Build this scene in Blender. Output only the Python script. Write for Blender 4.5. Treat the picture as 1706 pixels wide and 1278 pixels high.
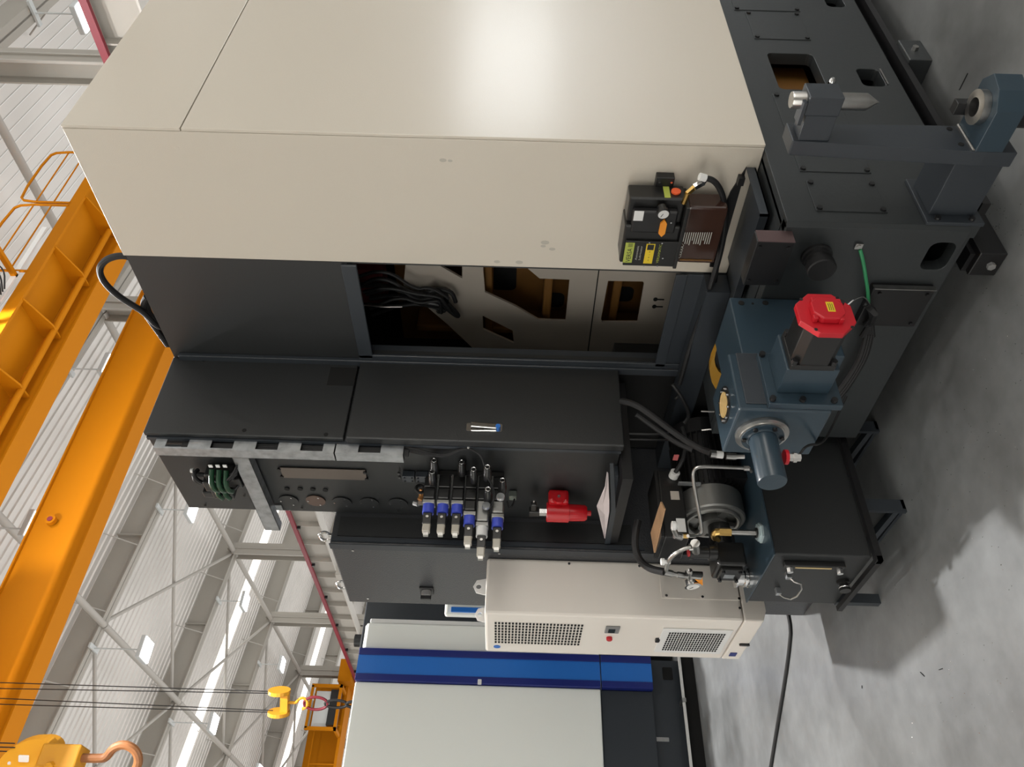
import bpy, bmesh, math, random
from math import sin, cos, pi, radians
from mathutils import Vector, Matrix
from mathutils.geometry import tessellate_polygon
random.seed(7)
for o in list(bpy.data.objects): bpy.data.objects.remove(o)
SC = bpy.context.scene
COL = SC.collection
# ---------------------------------------------------------------- camera
ROLL, PITCH, YAW, FOC = -0.0296367867, 0.00433239310, 0.693206252, 1297.9
r0 = Vector((cos(YAW), -sin(YAW), 0)); f0 = Vector((sin(YAW), cos(YAW), 0)); u0 = Vector((0, 0, 1))
FW = f0*cos(PITCH)+u0*sin(PITCH); UP = u0*cos(PITCH)-f0*sin(PITCH)
IX = -UP*cos(ROLL)-r0*sin(ROLL); IY = -r0*cos(ROLL)+UP*sin(ROLL)
EYE = Vector((0, 0, 1.5))
cam = bpy.data.cameras.new('camera'); cam_o = bpy.data.objects.new('camera', cam); COL.objects.link(cam_o)
cam.sensor_fit = 'HORIZONTAL'; cam.sensor_width = 36; cam.lens = FOC/1706*36
cam.clip_start = .05; cam.clip_end = 300
cy_ = -IY; cz_ = -FW
cam_o.matrix_world = Matrix(((IX.x, cy_.x, cz_.x, EYE.x), (IX.y, cy_.y, cz_.y, EYE.y), (IX.z, cy_.z, cz_.z, EYE.z), (0, 0, 0, 1)))
SC.camera = cam_o
# ---------------------------------------------------------------- light and exposure
SC.view_settings.view_transform = 'Standard'; SC.view_settings.look = 'None'
SC.view_settings.gamma = 1; SC.view_settings.use_curve_mapping = False
SC.view_settings.exposure = -0.12
W = bpy.data.worlds.new('world'); SC.world = W; W.use_nodes = True
W.node_tree.nodes['Background'].inputs[0].default_value = (.80, .86, 1, 1)
W.node_tree.nodes['Background'].inputs[1].default_value = .35
def area(name, loc, sx, sy, power, col=(1, 1, 1), rot=(0, 0, 0)):
    l = bpy.data.lights.new(name, 'AREA'); l.shape = 'RECTANGLE'; l.size = sx; l.size_y = sy
    l.energy = power; l.color = col
    o = bpy.data.objects.new(name, l); o.location = loc; o.rotation_euler = rot; COL.objects.link(o)
LAMPS = []      # every hanging high-bay lamp: (x, y, z)
for fy in (-5.0, 1.1, 7.2, 13.3, 19.4, 25.5, 31.5):
    for lx in (-5.0, -1.0, 3.0, 7.1, 11.1, 15.0):
        if (lx < 14 or fy == 7.2) and not (fy == 1.1 and lx > 3.5): LAMPS.append((lx, fy, 10.1 if lx > 14 else 10.55))
for (lx, ly, lz) in LAMPS:
    if (ly < 14 and lx < 9.5 and not (ly == 13.3 and lx > 5)) or (ly == 31.5 and lx in (3.0, 7.1)): area('lamp_light', (lx, ly, lz-.12), .30, .30, {True: 100, False: 300}[lx < 0]*(.12 if ly < 2 else ({3.0: 5.2, 7.1: 1.8}.get(lx, 1) if ly == 7.2 else 1)), (1, .98, .96))
# daylight from the tall doorway in the front wall, and added fill lights, one standing in for floor bounce on the roof
area('door_daylight', (27, -11.6, 2.2), 9, 3.4, 500, (.97, .98, 1), (radians(90), 0, 0))
area('side_fill', (4, -11.6, 3.2), 14, 4, 760, (1, .96, .90), (radians(90), 0, 0))  # added fill from the front wall, brightens the upright faces
area('side_fill', (-13.5, 2, 3.2), 4, 16, 200, (.96, .98, 1), (0, radians(-90), 0))  # added fill from the left wall, source unseen
area('bounce_fill', (5, 24, 7.0), 36, 70, 8200, (1, .98, .95), (radians(180), 0, 0))  # added unseen upward light hanging in mid-air, imitates bounce from the floor

# ---------------------------------------------------------------- helpers
def ray(x, y): return FW*FOC+IX*(x-853)+IY*(y-639)
def _on(i, v, x, y):
    d = ray(x, y); t = (v-EYE[i])/d[i]; return EYE+d*t
def PX(v, x, y): return _on(0, v, x, y)
def PY(v, x, y): return _on(1, v, x, y)
def PZ(v, x, y): return _on(2, v, x, y)
def lin(c):
    c = c/255; return c/12.92 if c <= .04045 else ((c+.055)/1.055)**2.4
def rgb(r, g, b): return (lin(r), lin(g), lin(b), 1)
MATS = {}
def mat(name, col, rough=.5, metal=0, bump=0, bscale=200, var=0, vscale=3, emit=0, spec=.5, coat=0, alpha=1, trans=0, dark=None, vdet=4):
    m = bpy.data.materials.new(name); m.use_nodes = True; nt = m.node_tree; b = nt.nodes['Principled BSDF']
    b.inputs['Base Color'].default_value = col; b.inputs['Roughness'].default_value = rough
    b.inputs['Metallic'].default_value = metal; b.inputs['Specular IOR Level'].default_value = spec
    b.inputs['Coat Weight'].default_value = coat
    if trans: b.inputs['Transmission Weight'].default_value = trans
    if alpha < 1: b.inputs['Alpha'].default_value = alpha
    if emit: b.inputs['Emission Color'].default_value = col; b.inputs['Emission Strength'].default_value = emit
    tc = nt.nodes.new('ShaderNodeTexCoord')
    if bump:
        n = nt.nodes.new('ShaderNodeTexNoise'); n.inputs['Scale'].default_value = bscale; n.inputs['Detail'].default_value = 2
        bp = nt.nodes.new('ShaderNodeBump'); bp.inputs['Strength'].default_value = bump; bp.inputs['Distance'].default_value = .002
        nt.links.new(tc.outputs['Object'], n.inputs['Vector']); nt.links.new(n.outputs[0], bp.inputs['Height']); nt.links.new(bp.outputs[0], b.inputs['Normal'])
    if var:
        n = nt.nodes.new('ShaderNodeTexNoise'); n.inputs['Scale'].default_value = vscale; n.inputs['Detail'].default_value = vdet
        mx = nt.nodes.new('ShaderNodeMix'); mx.data_type = 'RGBA'
        dk = dark or tuple(c*.6 for c in col[:3])+(1,)
        mx.inputs['A'].default_value = dk; mx.inputs['B'].default_value = col
        mr = nt.nodes.new('ShaderNodeMapRange'); mr.inputs['From Min'].default_value = .5-.25/var; mr.inputs['From Max'].default_value = .5+.2/var*.5
        nt.links.new(tc.outputs['Object'], n.inputs['Vector']); nt.links.new(n.outputs[0], mr.inputs[0])
        nt.links.new(mr.outputs[0], mx.inputs['Factor']); nt.links.new(mx.outputs['Result'], b.inputs['Base Color'])
    MATS[name] = m; return m
M_WHITE = mat('cream_powder_coat', (.63, .575, .49, 1), .42, bump=.2, bscale=260, coat=.5)
M_WHITE.node_tree.nodes['Principled BSDF'].inputs['Coat Roughness'].default_value = .2
M_CREAM = mat('chiller_cream_paint', (.80, .75, .69, 1), .38, bump=.15, bscale=300)
M_PALE = mat('pale_grey_paint', (.86, .88, .84, 1), .5)
M_DARK = mat('charcoal_powder_coat', (.020, .0215, .0225, 1), .38, bump=.3, bscale=500)
M_FRAME = mat('slate_frame_paint', (.030, .036, .044, 1), .38, bump=.1, bscale=300)
M_GREY = mat('hammered_grey_paint', (.045, .047, .052, 1), .3, bump=.8, bscale=160)
M_CAST = mat('casting_grey_paint', (.028, .032, .034, 1), .42, bump=.25, bscale=60)
M_BLUE = mat('blue_grey_machine_paint', (.028, .048, .066, 1), .28, bump=.1, bscale=90)
M_BLACK = mat('black_paint', (.008, .008, .009, 1), .4)
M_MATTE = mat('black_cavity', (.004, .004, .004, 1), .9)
M_RUBBER = mat('black_rubber', (.006, .006, .007, 1), .6)
M_PLAST = mat('black_plastic', (.012, .012, .012, 1), .3)
M_STEEL = mat('bright_steel', (.55, .54, .52, 1), .28, 1, var=.6, vscale=20)
M_CHROME = mat('polished_chrome', (.75, .75, .75, 1), .12, 1)
M_GALV = mat('galvanised_steel', (.46, .48, .50, 1), .4, .85, var=.9, vscale=25)
M_ALU = mat('cast_aluminium', (.30, .30, .29, 1), .4, .8, bump=.2, bscale=80)
M_BRASS = mat('brass', (.55, .36, .12, 1), .3, 1)
M_AMBER = mat('amber_cast_primer', (.22, .10, .02, 1), .6, var=.6, vscale=6)
M_INNER = mat('brushed_inner_sheet', (.50, .45, .39, 1), .42, .25, bump=.1, bscale=120)
M_RED = mat('red_cap_plastic', (.50, .008, .018, 1), .4)
M_REDF = mat('red_filter_paint', (.50, .006, .012, 1), .25, coat=.4)
M_RAIL = mat('red_rail_paint', (.17, .008, .02, 1), .5)
M_YEL = mat('crane_yellow_paint', (.42, .142, .0004, 1), .7, bump=.05, bscale=8, spec=.12)
M_RING = mat('aged_amber_ring', (.33, .17, .015, 1), .45)
M_HOOK = mat('hook_yellow_paint', (.78, .36, .02, 1), .38)
M_YLAB = mat('yellow_label', (.75, .55, .02, 1), .5)
M_LIME = mat('lime_label', (.42, .48, .08, 1), .5)
M_ORNG = mat('orange_label', (.85, .30, .02, 1), .5)
M_WLAB = mat('white_label', (.75, .75, .74, 1), .5)
M_BLU1 = mat('navy_band', (.008, .018, .17, 1), .4)
M_BLU2 = mat('blue_band', (.018, .16, .58, 1), .4)
M_COIL = mat('blue_coil_plastic', (.06, .09, .55, 1), .35)
M_GREEN = mat('green_sleeve', (.03, .25, .10, 1), .45)
M_DGRN = mat('dark_green_plugs', (.008, .05, .02, 1), .3)
M_WOOD = mat('tan_plywood_cover', (.50, .30, .16, 1), .6, var=.6, vscale=12)
M_SMOKE = mat('smoky_brown_reservoir', (.045, .022, .016, 1), .12, spec=.6)
M_PAPER = mat('crumpled_paper', (.75, .66, .66, 1), .8, bump=1, bscale=40)
M_INK = mat('ink', (.01, .01, .01, 1), .6)
M_GREYINK = mat('pale_ink', (.5, .5, .46, 1), .6)
M_SCREEN = mat('dark_display', (.02, .03, .035, 1), .1)
M_BEZEL = mat('grey_bezel', (.22, .22, .22, 1), .4)
M_STRUCT = mat('warm_grey_steelwork', (.33, .31, .275, 1), .6)
M_STRUCTD = mat('grey_runway_paint', (.22, .22, .21, 1), .6)
M_BRACE = mat('pale_brace_paint', (.38, .36, .33, 1), .5)
M_LAMP = mat('lamp_diffuser', (.95, 1, .98, 1), .5, emit=9)
M_LAMPB = mat('lamp_housing', (.5, .52, .52, 1), .4)
M_SKYL = mat('skylight_sheet', (1, .97, .90, 1), .5, emit=2.6)
M_DOORL = mat('daylight_opening', (.92, .97, 1, 1), .5, emit=6.5)
M_TRUNK = mat('soft_white_sheet', (.6, .6, .58, 1), .5)
# corrugated liner: ribs run along X, so the pattern repeats along Y
def corrug(name, a, b, axis, pitch, metal=.3, rough=.4):
    m = bpy.data.materials.new(name); m.use_nodes = True; nt = m.node_tree; bs = nt.nodes['Principled BSDF']
    bs.inputs['Roughness'].default_value = rough; bs.inputs['Metallic'].default_value = metal
    tc = nt.nodes.new('ShaderNodeTexCoord'); sp = nt.nodes.new('ShaderNodeSeparateXYZ'); nt.links.new(tc.outputs['Object'], sp.inputs[0])
    n = nt.nodes.new('ShaderNodeTexNoise'); n.inputs['Scale'].default_value = .5
    mx = nt.nodes.new('ShaderNodeMix'); mx.data_type = 'RGBA'; mx.inputs['A'].default_value = a; mx.inputs['B'].default_value = b
    nt.links.new(tc.outputs['Object'], n.inputs[0]); nt.links.new(n.outputs[0], mx.inputs['Factor'])
    nt.links.new(mx.outputs['Result'], bs.inputs['Base Color'])
    MATS[name] = m; return m
M_ROOF = corrug('liner_sheet', (.58, .56, .53, 1), (.74, .71, .68, 1), 'Y', .3)
M_WALL = corrug('wall_sheet', (.50, .50, .47, 1), (.62, .62, .58, 1), 'X', .3, 0)

SPLIT = {'stiffener', 'fly_brace', 'rail_hanger', 'casting_window', 'hose_end', 'motor_foot', 'screw', 'bolt_hole', 'plate_bolt', 'hole', 'end_bolt', 'socket_screw', 'sight_screw',
         'flange_bolt', 'adapter_bolt', 'motor_bolt', 'cap_hole', 'gauge_nut', 'handle_block', 'pump_bolt', 'case_screw', 'bracket_screw', 'casting_rib', 'flange', 'navy_band', 'tray_clip',
         'thin_pipe', 'bright_rod', 'weld_bead', 'wire_rope', 'link', 'lower_case', 'spoke', 'clip', 'inner_return', 'wires', 'indicator_plug', 'lug', 'elbow_fitting', 'joint_line'}
class MB:
    def __init__(s): s.v = []; s.f = []; s.sm = False; s.parts = []
    def add(s, vs, fs):
        n = len(s.v); s.parts.append((n, len(s.f))); s.v += [Vector(p) for p in vs]; s.f += [tuple(i+n for i in f) for f in fs]; return s
    def box(s, a, b):
        x0, y0, z0 = a; x1, y1, z1 = b
        return s.add([(x0, y0, z0), (x1, y0, z0), (x1, y1, z0), (x0, y1, z0), (x0, y0, z1), (x1, y0, z1), (x1, y1, z1), (x0, y1, z1)],
                     [(0, 3, 2, 1), (4, 5, 6, 7), (0, 1, 5, 4), (1, 2, 6, 5), (2, 3, 7, 6), (3, 0, 4, 7)])
    def prism(s, poly, vec, holes=()):
        vec = Vector(vec); loops = [[Vector(p) for p in poly]]+[[Vector(p) for p in h] for h in holes]
        flat = [p for l in loops for p in l]
        tris = tessellate_polygon(loops); n = len(flat)
        fs = [tuple(t) for t in tris]+[tuple(reversed([i+n for i in t])) for t in tris]
        k = 0
        for l in loops:
            m = len(l)
            for i in range(m):
                j = (i+1) % m; fs.append((k+i, k+j, k+j+n, k+i+n))
            k += m
        return s.add(flat+[p+vec for p in flat], fs)
    def cyl(s, a, b, r, seg=20, r2=None, caps=True):
        a = Vector(a); b = Vector(b); r2 = r if r2 is None else r2; d = (b-a).normalized()
        t = d.orthogonal().normalized(); w = d.cross(t); vs = []
        for c, q in ((a, r), (b, r2)):
            for i in range(seg):
                g = 2*pi*i/seg; vs.append(c+(t*cos(g)+w*sin(g))*q)
        fs = [(i, (i+1) % seg, (i+1) % seg+seg, i+seg) for i in range(seg)]
        if caps: fs += [tuple(reversed(range(seg))), tuple(range(seg, 2*seg))]
        s.sm = True; return s.add(vs, fs)
    def lathe(s, a, d, prof, seg=24):
        """prof: list of (distance along d, radius)"""
        a = Vector(a); d = Vector(d).normalized(); t = d.orthogonal().normalized(); w = d.cross(t); vs = []; n = len(prof)
        for h, r in prof:
            for i in range(seg):
                g = 2*pi*i/seg; vs.append(a+d*h+(t*cos(g)+w*sin(g))*max(r, 1e-4))
        fs = []
        for k in range(n-1):
            for i in range(seg):
                j = (i+1) % seg; fs.append((k*seg+i, k*seg+j, (k+1)*seg+j, (k+1)*seg+i))
        fs += [tuple(reversed(range(seg))), tuple(range((n-1)*seg, n*seg))]
        s.sm = True; return s.add(vs, fs)
    def tube(s, pts, r, seg=10, smooth=0, closed=False):
        P = [Vector(p) for p in pts]
        for _ in range(smooth):
            Q = [P[0]]
            for i in range(len(P)-1):
                Q += [P[i]*.75+P[i+1]*.25, P[i]*.25+P[i+1]*.75]
            P = Q+[P[-1]]
        n = len(P); vs = []; t = None
        for i in range(n):
            d = (P[min(i+1, n-1)]-P[max(i-1, 0)]).normalized() if not closed else (P[(i+1) % n]-P[i-1]).normalized()
            t = d.orthogonal().normalized() if t is None else (t-d*t.dot(d)).normalized()
            w = d.cross(t)
            for k in range(seg):
                g = 2*pi*k/seg; vs.append(P[i]+(t*cos(g)+w*sin(g))*r)
        fs = []
        for i in range(n if closed else n-1):
            for k in range(seg):
                j = (k+1) % seg; i2 = (i+1) % n; fs.append((i*seg+k, i*seg+j, i2*seg+j, i2*seg+k))
        if not closed: fs += [tuple(reversed(range(seg))), tuple(range((n-1)*seg, n*seg))]
        s.sm = True; return s.add(vs, fs)
    def torus(s, c, axis, R, r, seg=28, seg2=10):
        c = Vector(c); d = Vector(axis).normalized(); t = d.orthogonal().normalized(); w = d.cross(t)
        return s.tube([c+(t*cos(2*pi*i/seg)+w*sin(2*pi*i/seg))*R for i in range(seg)], r, seg2, closed=True)
    def beam(s, a, b, w, h, up=(0, 0, 1)):
        a = Vector(a); b = Vector(b); d = (b-a).normalized(); up = Vector(up)
        sd = d.cross(up).normalized(); u = sd.cross(d).normalized(); vs = []
        for c in (a, b):
            for i, j in ((-1, -1), (1, -1), (1, 1), (-1, 1)): vs.append(c+sd*w/2*i+u*h/2*j)
        return s.add(vs, [(0, 3, 2, 1), (4, 5, 6, 7), (0, 1, 5, 4), (1, 2, 6, 5), (2, 3, 7, 6), (3, 0, 4, 7)])
    def build(s, name, m, parent=None, bevel=0, smooth=None, label=None):
        if name in SPLIT and len(s.parts) > 1 and parent is not None:
            pt = s.parts+[(len(s.v), len(s.f))]; o = None
            for k in range(len(s.parts)):
                q = MB(); q.sm = s.sm; n = pt[k][0]; q.v = s.v[n:pt[k+1][0]]; q.f = [tuple(i-n for i in f) for f in s.f[pt[k][1]:pt[k+1][1]]]
                o = q.build(name, m, parent, bevel, smooth, label)
            return o
        me = bpy.data.meshes.new(name); me.from_pydata([tuple(p) for p in s.v], [], s.f)
        bm = bmesh.new(); bm.from_mesh(me); bmesh.ops.recalc_face_normals(bm, faces=bm.faces)
        if (s.sm if smooth is None else smooth):
            for f in bm.faces: f.smooth = True
            for e in bm.edges:
                if len(e.link_faces) == 2 and e.calc_face_angle(0) > .6: e.smooth = False
        bm.to_mesh(me); bm.free(); me.materials.append(m)
        o = bpy.data.objects.new(name, me); COL.objects.link(o)
        if bevel:
            bv = o.modifiers.new('bevel', 'BEVEL'); bv.width = bevel; bv.segments = 2; bv.limit_method = 'ANGLE'; bv.angle_limit = radians(40)
        if parent is not None:
            o.parent = parent; o.matrix_parent_inverse = Matrix.Translation(WLOC[parent.name]).inverted()
        WLOC[o.name] = Vector(WLOC[parent.name]) if parent is not None else Vector((0, 0, 0))
        if parent is not None:
            # keep every child at identity world transform
            o.matrix_parent_inverse = Matrix.Translation(-worldpos(parent))
        if label: o['label'] = label
        return o
WLOC = {}
def worldpos(o):
    return ROOTS.get(o.name, Vector((0, 0, 0)))
ROOTS = {}
def thing(name, loc, label, cat, group=None):
    o = bpy.data.objects.new(name, None); COL.objects.link(o); o.location = loc; o.empty_display_size = .05
    ROOTS[o.name] = Vector(loc); WLOC[o.name] = Vector(loc)
    o['label'] = label; o['category'] = cat
    if group: o['group'] = group
    return o
def tag(o, label, cat, group=None):
    o['label'] = label; o['category'] = cat
    if group: o['group'] = group
    return o
def struct(name, mb, m, **k):
    o = mb.build(name, m, **k); o['kind'] = 'structure'; return o
def copy_tree(o, parent=None):
    c = o.copy(); COL.objects.link(c); c.parent = parent
    if parent is not None: c.matrix_parent_inverse = o.matrix_parent_inverse.copy()
    for ch in [x for x in bpy.data.objects if x.parent == o]: copy_tree(ch, c)
    return c
def text(name, s, org, xd, yd, size, m, parent, sx=1.0, label=None):
    """flat lettering; org = left baseline corner, xd reading direction, yd up direction of the letters"""
    cu = bpy.data.curves.new('t', 'FONT'); cu.body = s; cu.size = size; cu.resolution_u = 2
    to = bpy.data.objects.new('t', cu); COL.objects.link(to)
    dg = bpy.context.evaluated_depsgraph_get(); dg.update()
    me = bpy.data.meshes.new_from_object(to.evaluated_get(dg)); bpy.data.objects.remove(to)
    xd = Vector(xd).normalized(); yd = Vector(yd).normalized()
    mb = MB(); mb.add([Vector(org)+xd*v.co.x*sx+yd*v.co.y for v in me.vertices], [tuple(p.vertices) for p in me.polygons])
    return mb.build(name, m, parent, label=label)
def rrect(c, ux, uy, w, h, r, n=4):
    c = Vector(c); ux = Vector(ux); uy = Vector(uy); out = []
    for qx, qy, a0 in ((1, 1, 0), (-1, 1, 90), (-1, -1, 180), (1, -1, 270)):
        for i in range(n+1):
            a = radians(a0+90*i/n); out.append(c+ux*(qx*(w/2-r)+r*cos(a))+uy*(qy*(h/2-r)+r*sin(a)))
    return out
def circ(c, ux, uy, rx, ry=None, n=20):
    ry = ry or rx; return [Vector(c)+Vector(ux)*rx*cos(2*pi*i/n)+Vector(uy)*ry*sin(2*pi*i/n) for i in range(n)]
X_, Y_, Z_ = Vector((1, 0, 0)), Vector((0, 1, 0)), Vector((0, 0, 1))
#@@SETTING
# ================================================================ the hall
XW = 13.0                       # column line
FY = [-5.0, 1.1, 7.2, 13.3, 19.4, 25.5, 31.5, 37.7, 43.8, 49.9]
def soff(x): return 11.3-.1*(x-XW)
def roofz(x): return soff(x)+.78
# floor: polished concrete
m = bpy.data.materials.new('polished_concrete'); m.use_nodes = True; nt = m.node_tree; b = nt.nodes['Principled BSDF']
tc = nt.nodes.new('ShaderNodeTexCoord')
n1 = nt.nodes.new('ShaderNodeTexNoise'); n1.inputs['Scale'].default_value = 1.1; n1.inputs['Detail'].default_value = 6; n1.inputs['Roughness'].default_value = .6
n2 = nt.nodes.new('ShaderNodeTexNoise'); n2.inputs['Scale'].default_value = 14; n2.inputs['Detail'].default_value = 5
mx = nt.nodes.new('ShaderNodeMix'); mx.data_type = 'RGBA'; mx.inputs['A'].default_value = (.13, .133, .133, 1); mx.inputs["B"].default_value = (.27, .28, .285, 1)
mx2 = nt.nodes.new('ShaderNodeMix'); mx2.data_type = 'RGBA'; mx2.blend_type = 'MULTIPLY'; mx2.inputs['Factor'].default_value = .35
mr = nt.nodes.new('ShaderNodeMapRange'); mr.inputs[1].default_value = .32; mr.inputs[2].default_value = .62
nt.links.new(tc.outputs['Object'], n1.inputs[0]); nt.links.new(tc.outputs['Object'], n2.inputs[0])
nt.links.new(n1.outputs[0], mr.inputs[0]); nt.links.new(mr.outputs[0], mx.inputs['Factor'])
nt.links.new(mx.outputs['Result'], mx2.inputs['A']); nt.links.new(n2.outputs[0], mx2.inputs['B']); nt.links.new(mx2.outputs['Result'], b.inputs['Base Color'])
rr = nt.nodes.new('ShaderNodeMapRange'); rr.inputs[3].default_value = .22; rr.inputs[4].default_value = .42; nt.links.new(n1.outputs[0], rr.inputs[0]); nt.links.new(rr.outputs[0], b.inputs['Roughness'])
struct('floor', MB().box((-14, -12, -.3), (34, 62, 0)), m)
# roof: ribbed liner sheets, real ribs
def ribs(x0, x1, y0, y1, pitch, skip):
    mb = MB(); y = y0; prof = []
    while y < y1:
        if not any(a-.02 < y < b for a, b in skip):
            for q, h in ((0, 0), (.62, 0), (.70, -.035), (.92, -.035)) if y > 13 else ((0, 0), (.5, 0)): prof.append((y+q*pitch, h))
        else: prof.append((y, 0))
        y += pitch
    vs = []; n = len(prof)
    for x in (x0, x1):
        for (yy, h) in prof: vs.append((x, yy, roofz(x)+h))
    mb.add(vs, [(i, i+1, i+1+n, i+n) for i in range(n-1)])
    return mb
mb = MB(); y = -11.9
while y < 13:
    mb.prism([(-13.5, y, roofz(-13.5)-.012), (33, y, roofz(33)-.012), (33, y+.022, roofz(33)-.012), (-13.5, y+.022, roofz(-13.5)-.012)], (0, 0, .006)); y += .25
struct('bright_line_strips', mb, M_WLAB)  # bright lines of light along the near roof, put in as white strips
sky = [(29.05, 29.75), (41.3, 42.1), (-1.5, -.8)]
o = struct('ceiling', ribs(-14, 34, -12, 62, .25, []), M_ROOF)
for k, (a, bb) in enumerate(sky):
    mb = MB()
    for x in range(-13, 33, 3): mb.prism([(x+.03, a, roofz(x)-.05), (x+2.97, a, roofz(x+3)-.05), (x+2.97, bb, roofz(x+3)-.05), (x+.03, bb, roofz(x)-.05)], (0, 0, .02))
    struct('window_%d' % (k+1), mb, M_SKYL)
struct('wall_back', MB().box((-14, 61.8, 0), (34, 62, 14.8)), M_WALL)
struct('wall_right', MB().box((33.8, -12, 0), (34, 62, 14.8)), M_WALL)
struct('wall_left', MB().box((-14, -12, 0), (-13.8, 62, 14.8)), M_WALL)
mb = MB(); mb.prism([(-14, -12, 0), (34, -12, 0), (34, -12, 14.8), (-14, -12, 14.8)], (0, .2, 0), [[(22, -12, .01), (33, -12, .01), (33, -12, 3.9), (22, -12, 3.9)]])
struct('wall_front', mb, M_WALL)
mb = MB()
for i in range(4): mb.box((22.05+2.73*i, -12, .3), (24.7+2.73*i, -11.95, 3.7))
struct('window_5', mb, M_DOORL)
struct('trim_1', MB().box((22, -11.98, 3.95), (33, -11.85, 5.2)), M_RED)
struct('window_6', MB().box((-3, -12, 1.2), (11, -11.95, 5.2)), M_SKYL)  # added glowing panel out of view, goes with the front wall fill
struct('window_7', MB().box((-13.8, -6, 1.2), (-13.75, 10, 5.2)), M_SKYL)  # added glowing panel out of view, goes with the left wall fill
# columns
lab = {7.2: 'grey steel column upper left, nearest to the white machine housing', 25.5: 'grey steel column seen just past the round cover plates', 31.5: 'grey steel column between the first far column and the distant yellow crane', 37.7: 'farthest visible grey steel column, beside the distant yellow crane'}
for y in FY:
    if y < 3 or y > 50: continue
    t = thing('steel_column', (XW, y, 0), lab.get(y, 'grey steel column of the hall hidden partly behind the tall machine'), 'column', 'hall columns')
    MB().box((XW-.02, y-.25, 0), (XW+.02, y+.25, soff(XW)+.3)).build('web', M_STRUCT, t)
    MB().box((XW-.22, y-.22, 0), (XW+.22, y-.19, soff(XW)+.1)).box((XW-.22, y+.19, 0), (XW+.22, y+.22, soff(XW)+.1)).build('flange', M_STRUCT, t)
    mb = MB().box((XW-.012, y-.26, 0), (XW+.012, y-.24, 11.2))
    mb.box((XW-.24, y-.24, 0), (XW-.21, y-.19, soff(XW))).build('edge_strip', M_BRACE, t)
    MB().box((XW-.9, y-.2, 7.35), (XW-.3, y+.2, 7.6)).build('bracket', M_STRUCT, t)
# rafters: deep plate girders
for k, y in enumerate(FY):
    ww = ['behind the photographer', 'above the photographer', 'nearest, at the picture edge above the red rail', 'between the two yellow crane girders', 'crossing under the first ridge strut node', 'meeting the first far column', 'meeting the second far column', 'above the distant yellow crane', 'far end of the hall', 'last before the end wall'][k]
    mb = MB()
    x0, x1 = -13.8, 33.8
    mb.prism([(x0, y-.02, soff(x0)), (x1, y-.02, soff(x1)), (x1, y-.02, roofz(x1)-.04), (x0, y-.02, roofz(x0)-.04)], (0, .04, 0))
    t = thing('roof_rafter', (XW, y, soff(XW)), 'deep grey steel roof rafter, '+ww, 'rafter', 'roof rafters')
    mb.build('web', M_STRUCT, t)
    mb = MB(); mb.prism([(x0, y-.16, soff(x0)), (x1, y-.16, soff(x1)), (x1, y-.16, soff(x1)+.03), (x0, y-.16, soff(x0)+.03)], (0, .32, 0)); mb.build('bottom_flange', M_STRUCT, t)
    mb = MB()
    for x in (-8, -2, 4, 10.2, 16, 22): mb.box((x, y-.15, soff(x)+.03), (x+.03, y+.15, roofz(x)-.05))
    mb.build('stiffener', M_STRUCT, t)
    mb = MB()
    for x in [v*1.9+.4 for v in range(-5, 14)]:
        for s in (-1, 1): mb.cyl((x, y+s*.14, soff(x)+.02), (x, y+s*.75, roofz(x)-.06), .018, 6)
    mb.build('fly_brace', M_BRACE, t)
# longitudinal struts and X braces
def strut(a, b, r, name, label, cat, group):
    return tag(MB().cyl(a, b, r, 12).build(name, M_BRACE), label, cat, group)
for x, nm in ((7.7, 'mid-roof'), (12.9, 'column-top')):
    for i in range(2, len(FY)-1):
        strut((x, FY[i]+.02, soff(x)+(-.02 if x < 10 else .05)), (x, FY[i+1]-.02, soff(x)+(-.02 if x < 10 else .05)), .085, 'roof_strut', 'round grey %s strut between rafters, bay %s' % (nm, ['first', 'second', 'third', 'fourth', 'fifth', 'sixth', 'seventh'][i-2]), 'strut', 'longitudinal roof struts')
for i in (4, 5, 6, 7):
    for (xa, xb) in ((7.7, 12.9), (2.5, 7.7)):
        for s in (0, 1):
            ya, yb = (FY[i], FY[i+1]) if s == 0 else (FY[i+1], FY[i])
            strut((xa, ya, soff(xa)+.12+.1*s), (xb, yb, soff(xb)+.12+.1*s), .05, 'roof_brace', 'thin diagonal roof brace, %s of a crossed pair in the %s bay, %s side' % (['first', 'second'][s], ['third', 'fourth', 'fifth', 'sixth'][i-4], 'right' if xa > 5 else 'left'), 'brace', 'crossed roof braces')
# runway girder and conductor rail
t = thing('runway_girder', (XW-.55, 0, 7.6), 'pale grey crane runway girder with stiffeners and a red rail along its top', 'girder')
MB().box((XW-.56, -10, 7.6), (XW-.53, 60, 8.45)).build('web', M_STRUCT, t)
MB().box((XW-.78, -10, 8.45), (XW-.33, 60, 8.49)).build('top_flange', M_STRUCT, t)
MB().box((XW-.75, -10, 7.58), (XW-.35, 60, 7.62)).build('bottom_flange', M_BRACE, t)
mb = MB()
y = -9.5
while y < 60:
    mb.box((XW-.74, y, 7.62), (XW-.56, y+.03, 8.45)); y += 1.22
mb.build('stiffener', M_STRUCT, t)
MB().box((XW-.86, -10, 8.34), (XW-.78, 60, 8.47)).build('conductor_rail', M_RAIL, t, label='red conductor rail')
mb = MB(); y = -9
while y < 60:
    mb.box((XW-.84, y, 8.24), (XW-.74, y+.07, 8.34)); y += 2.6
mb.build('rail_hanger', M_BLACK, t)
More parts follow.
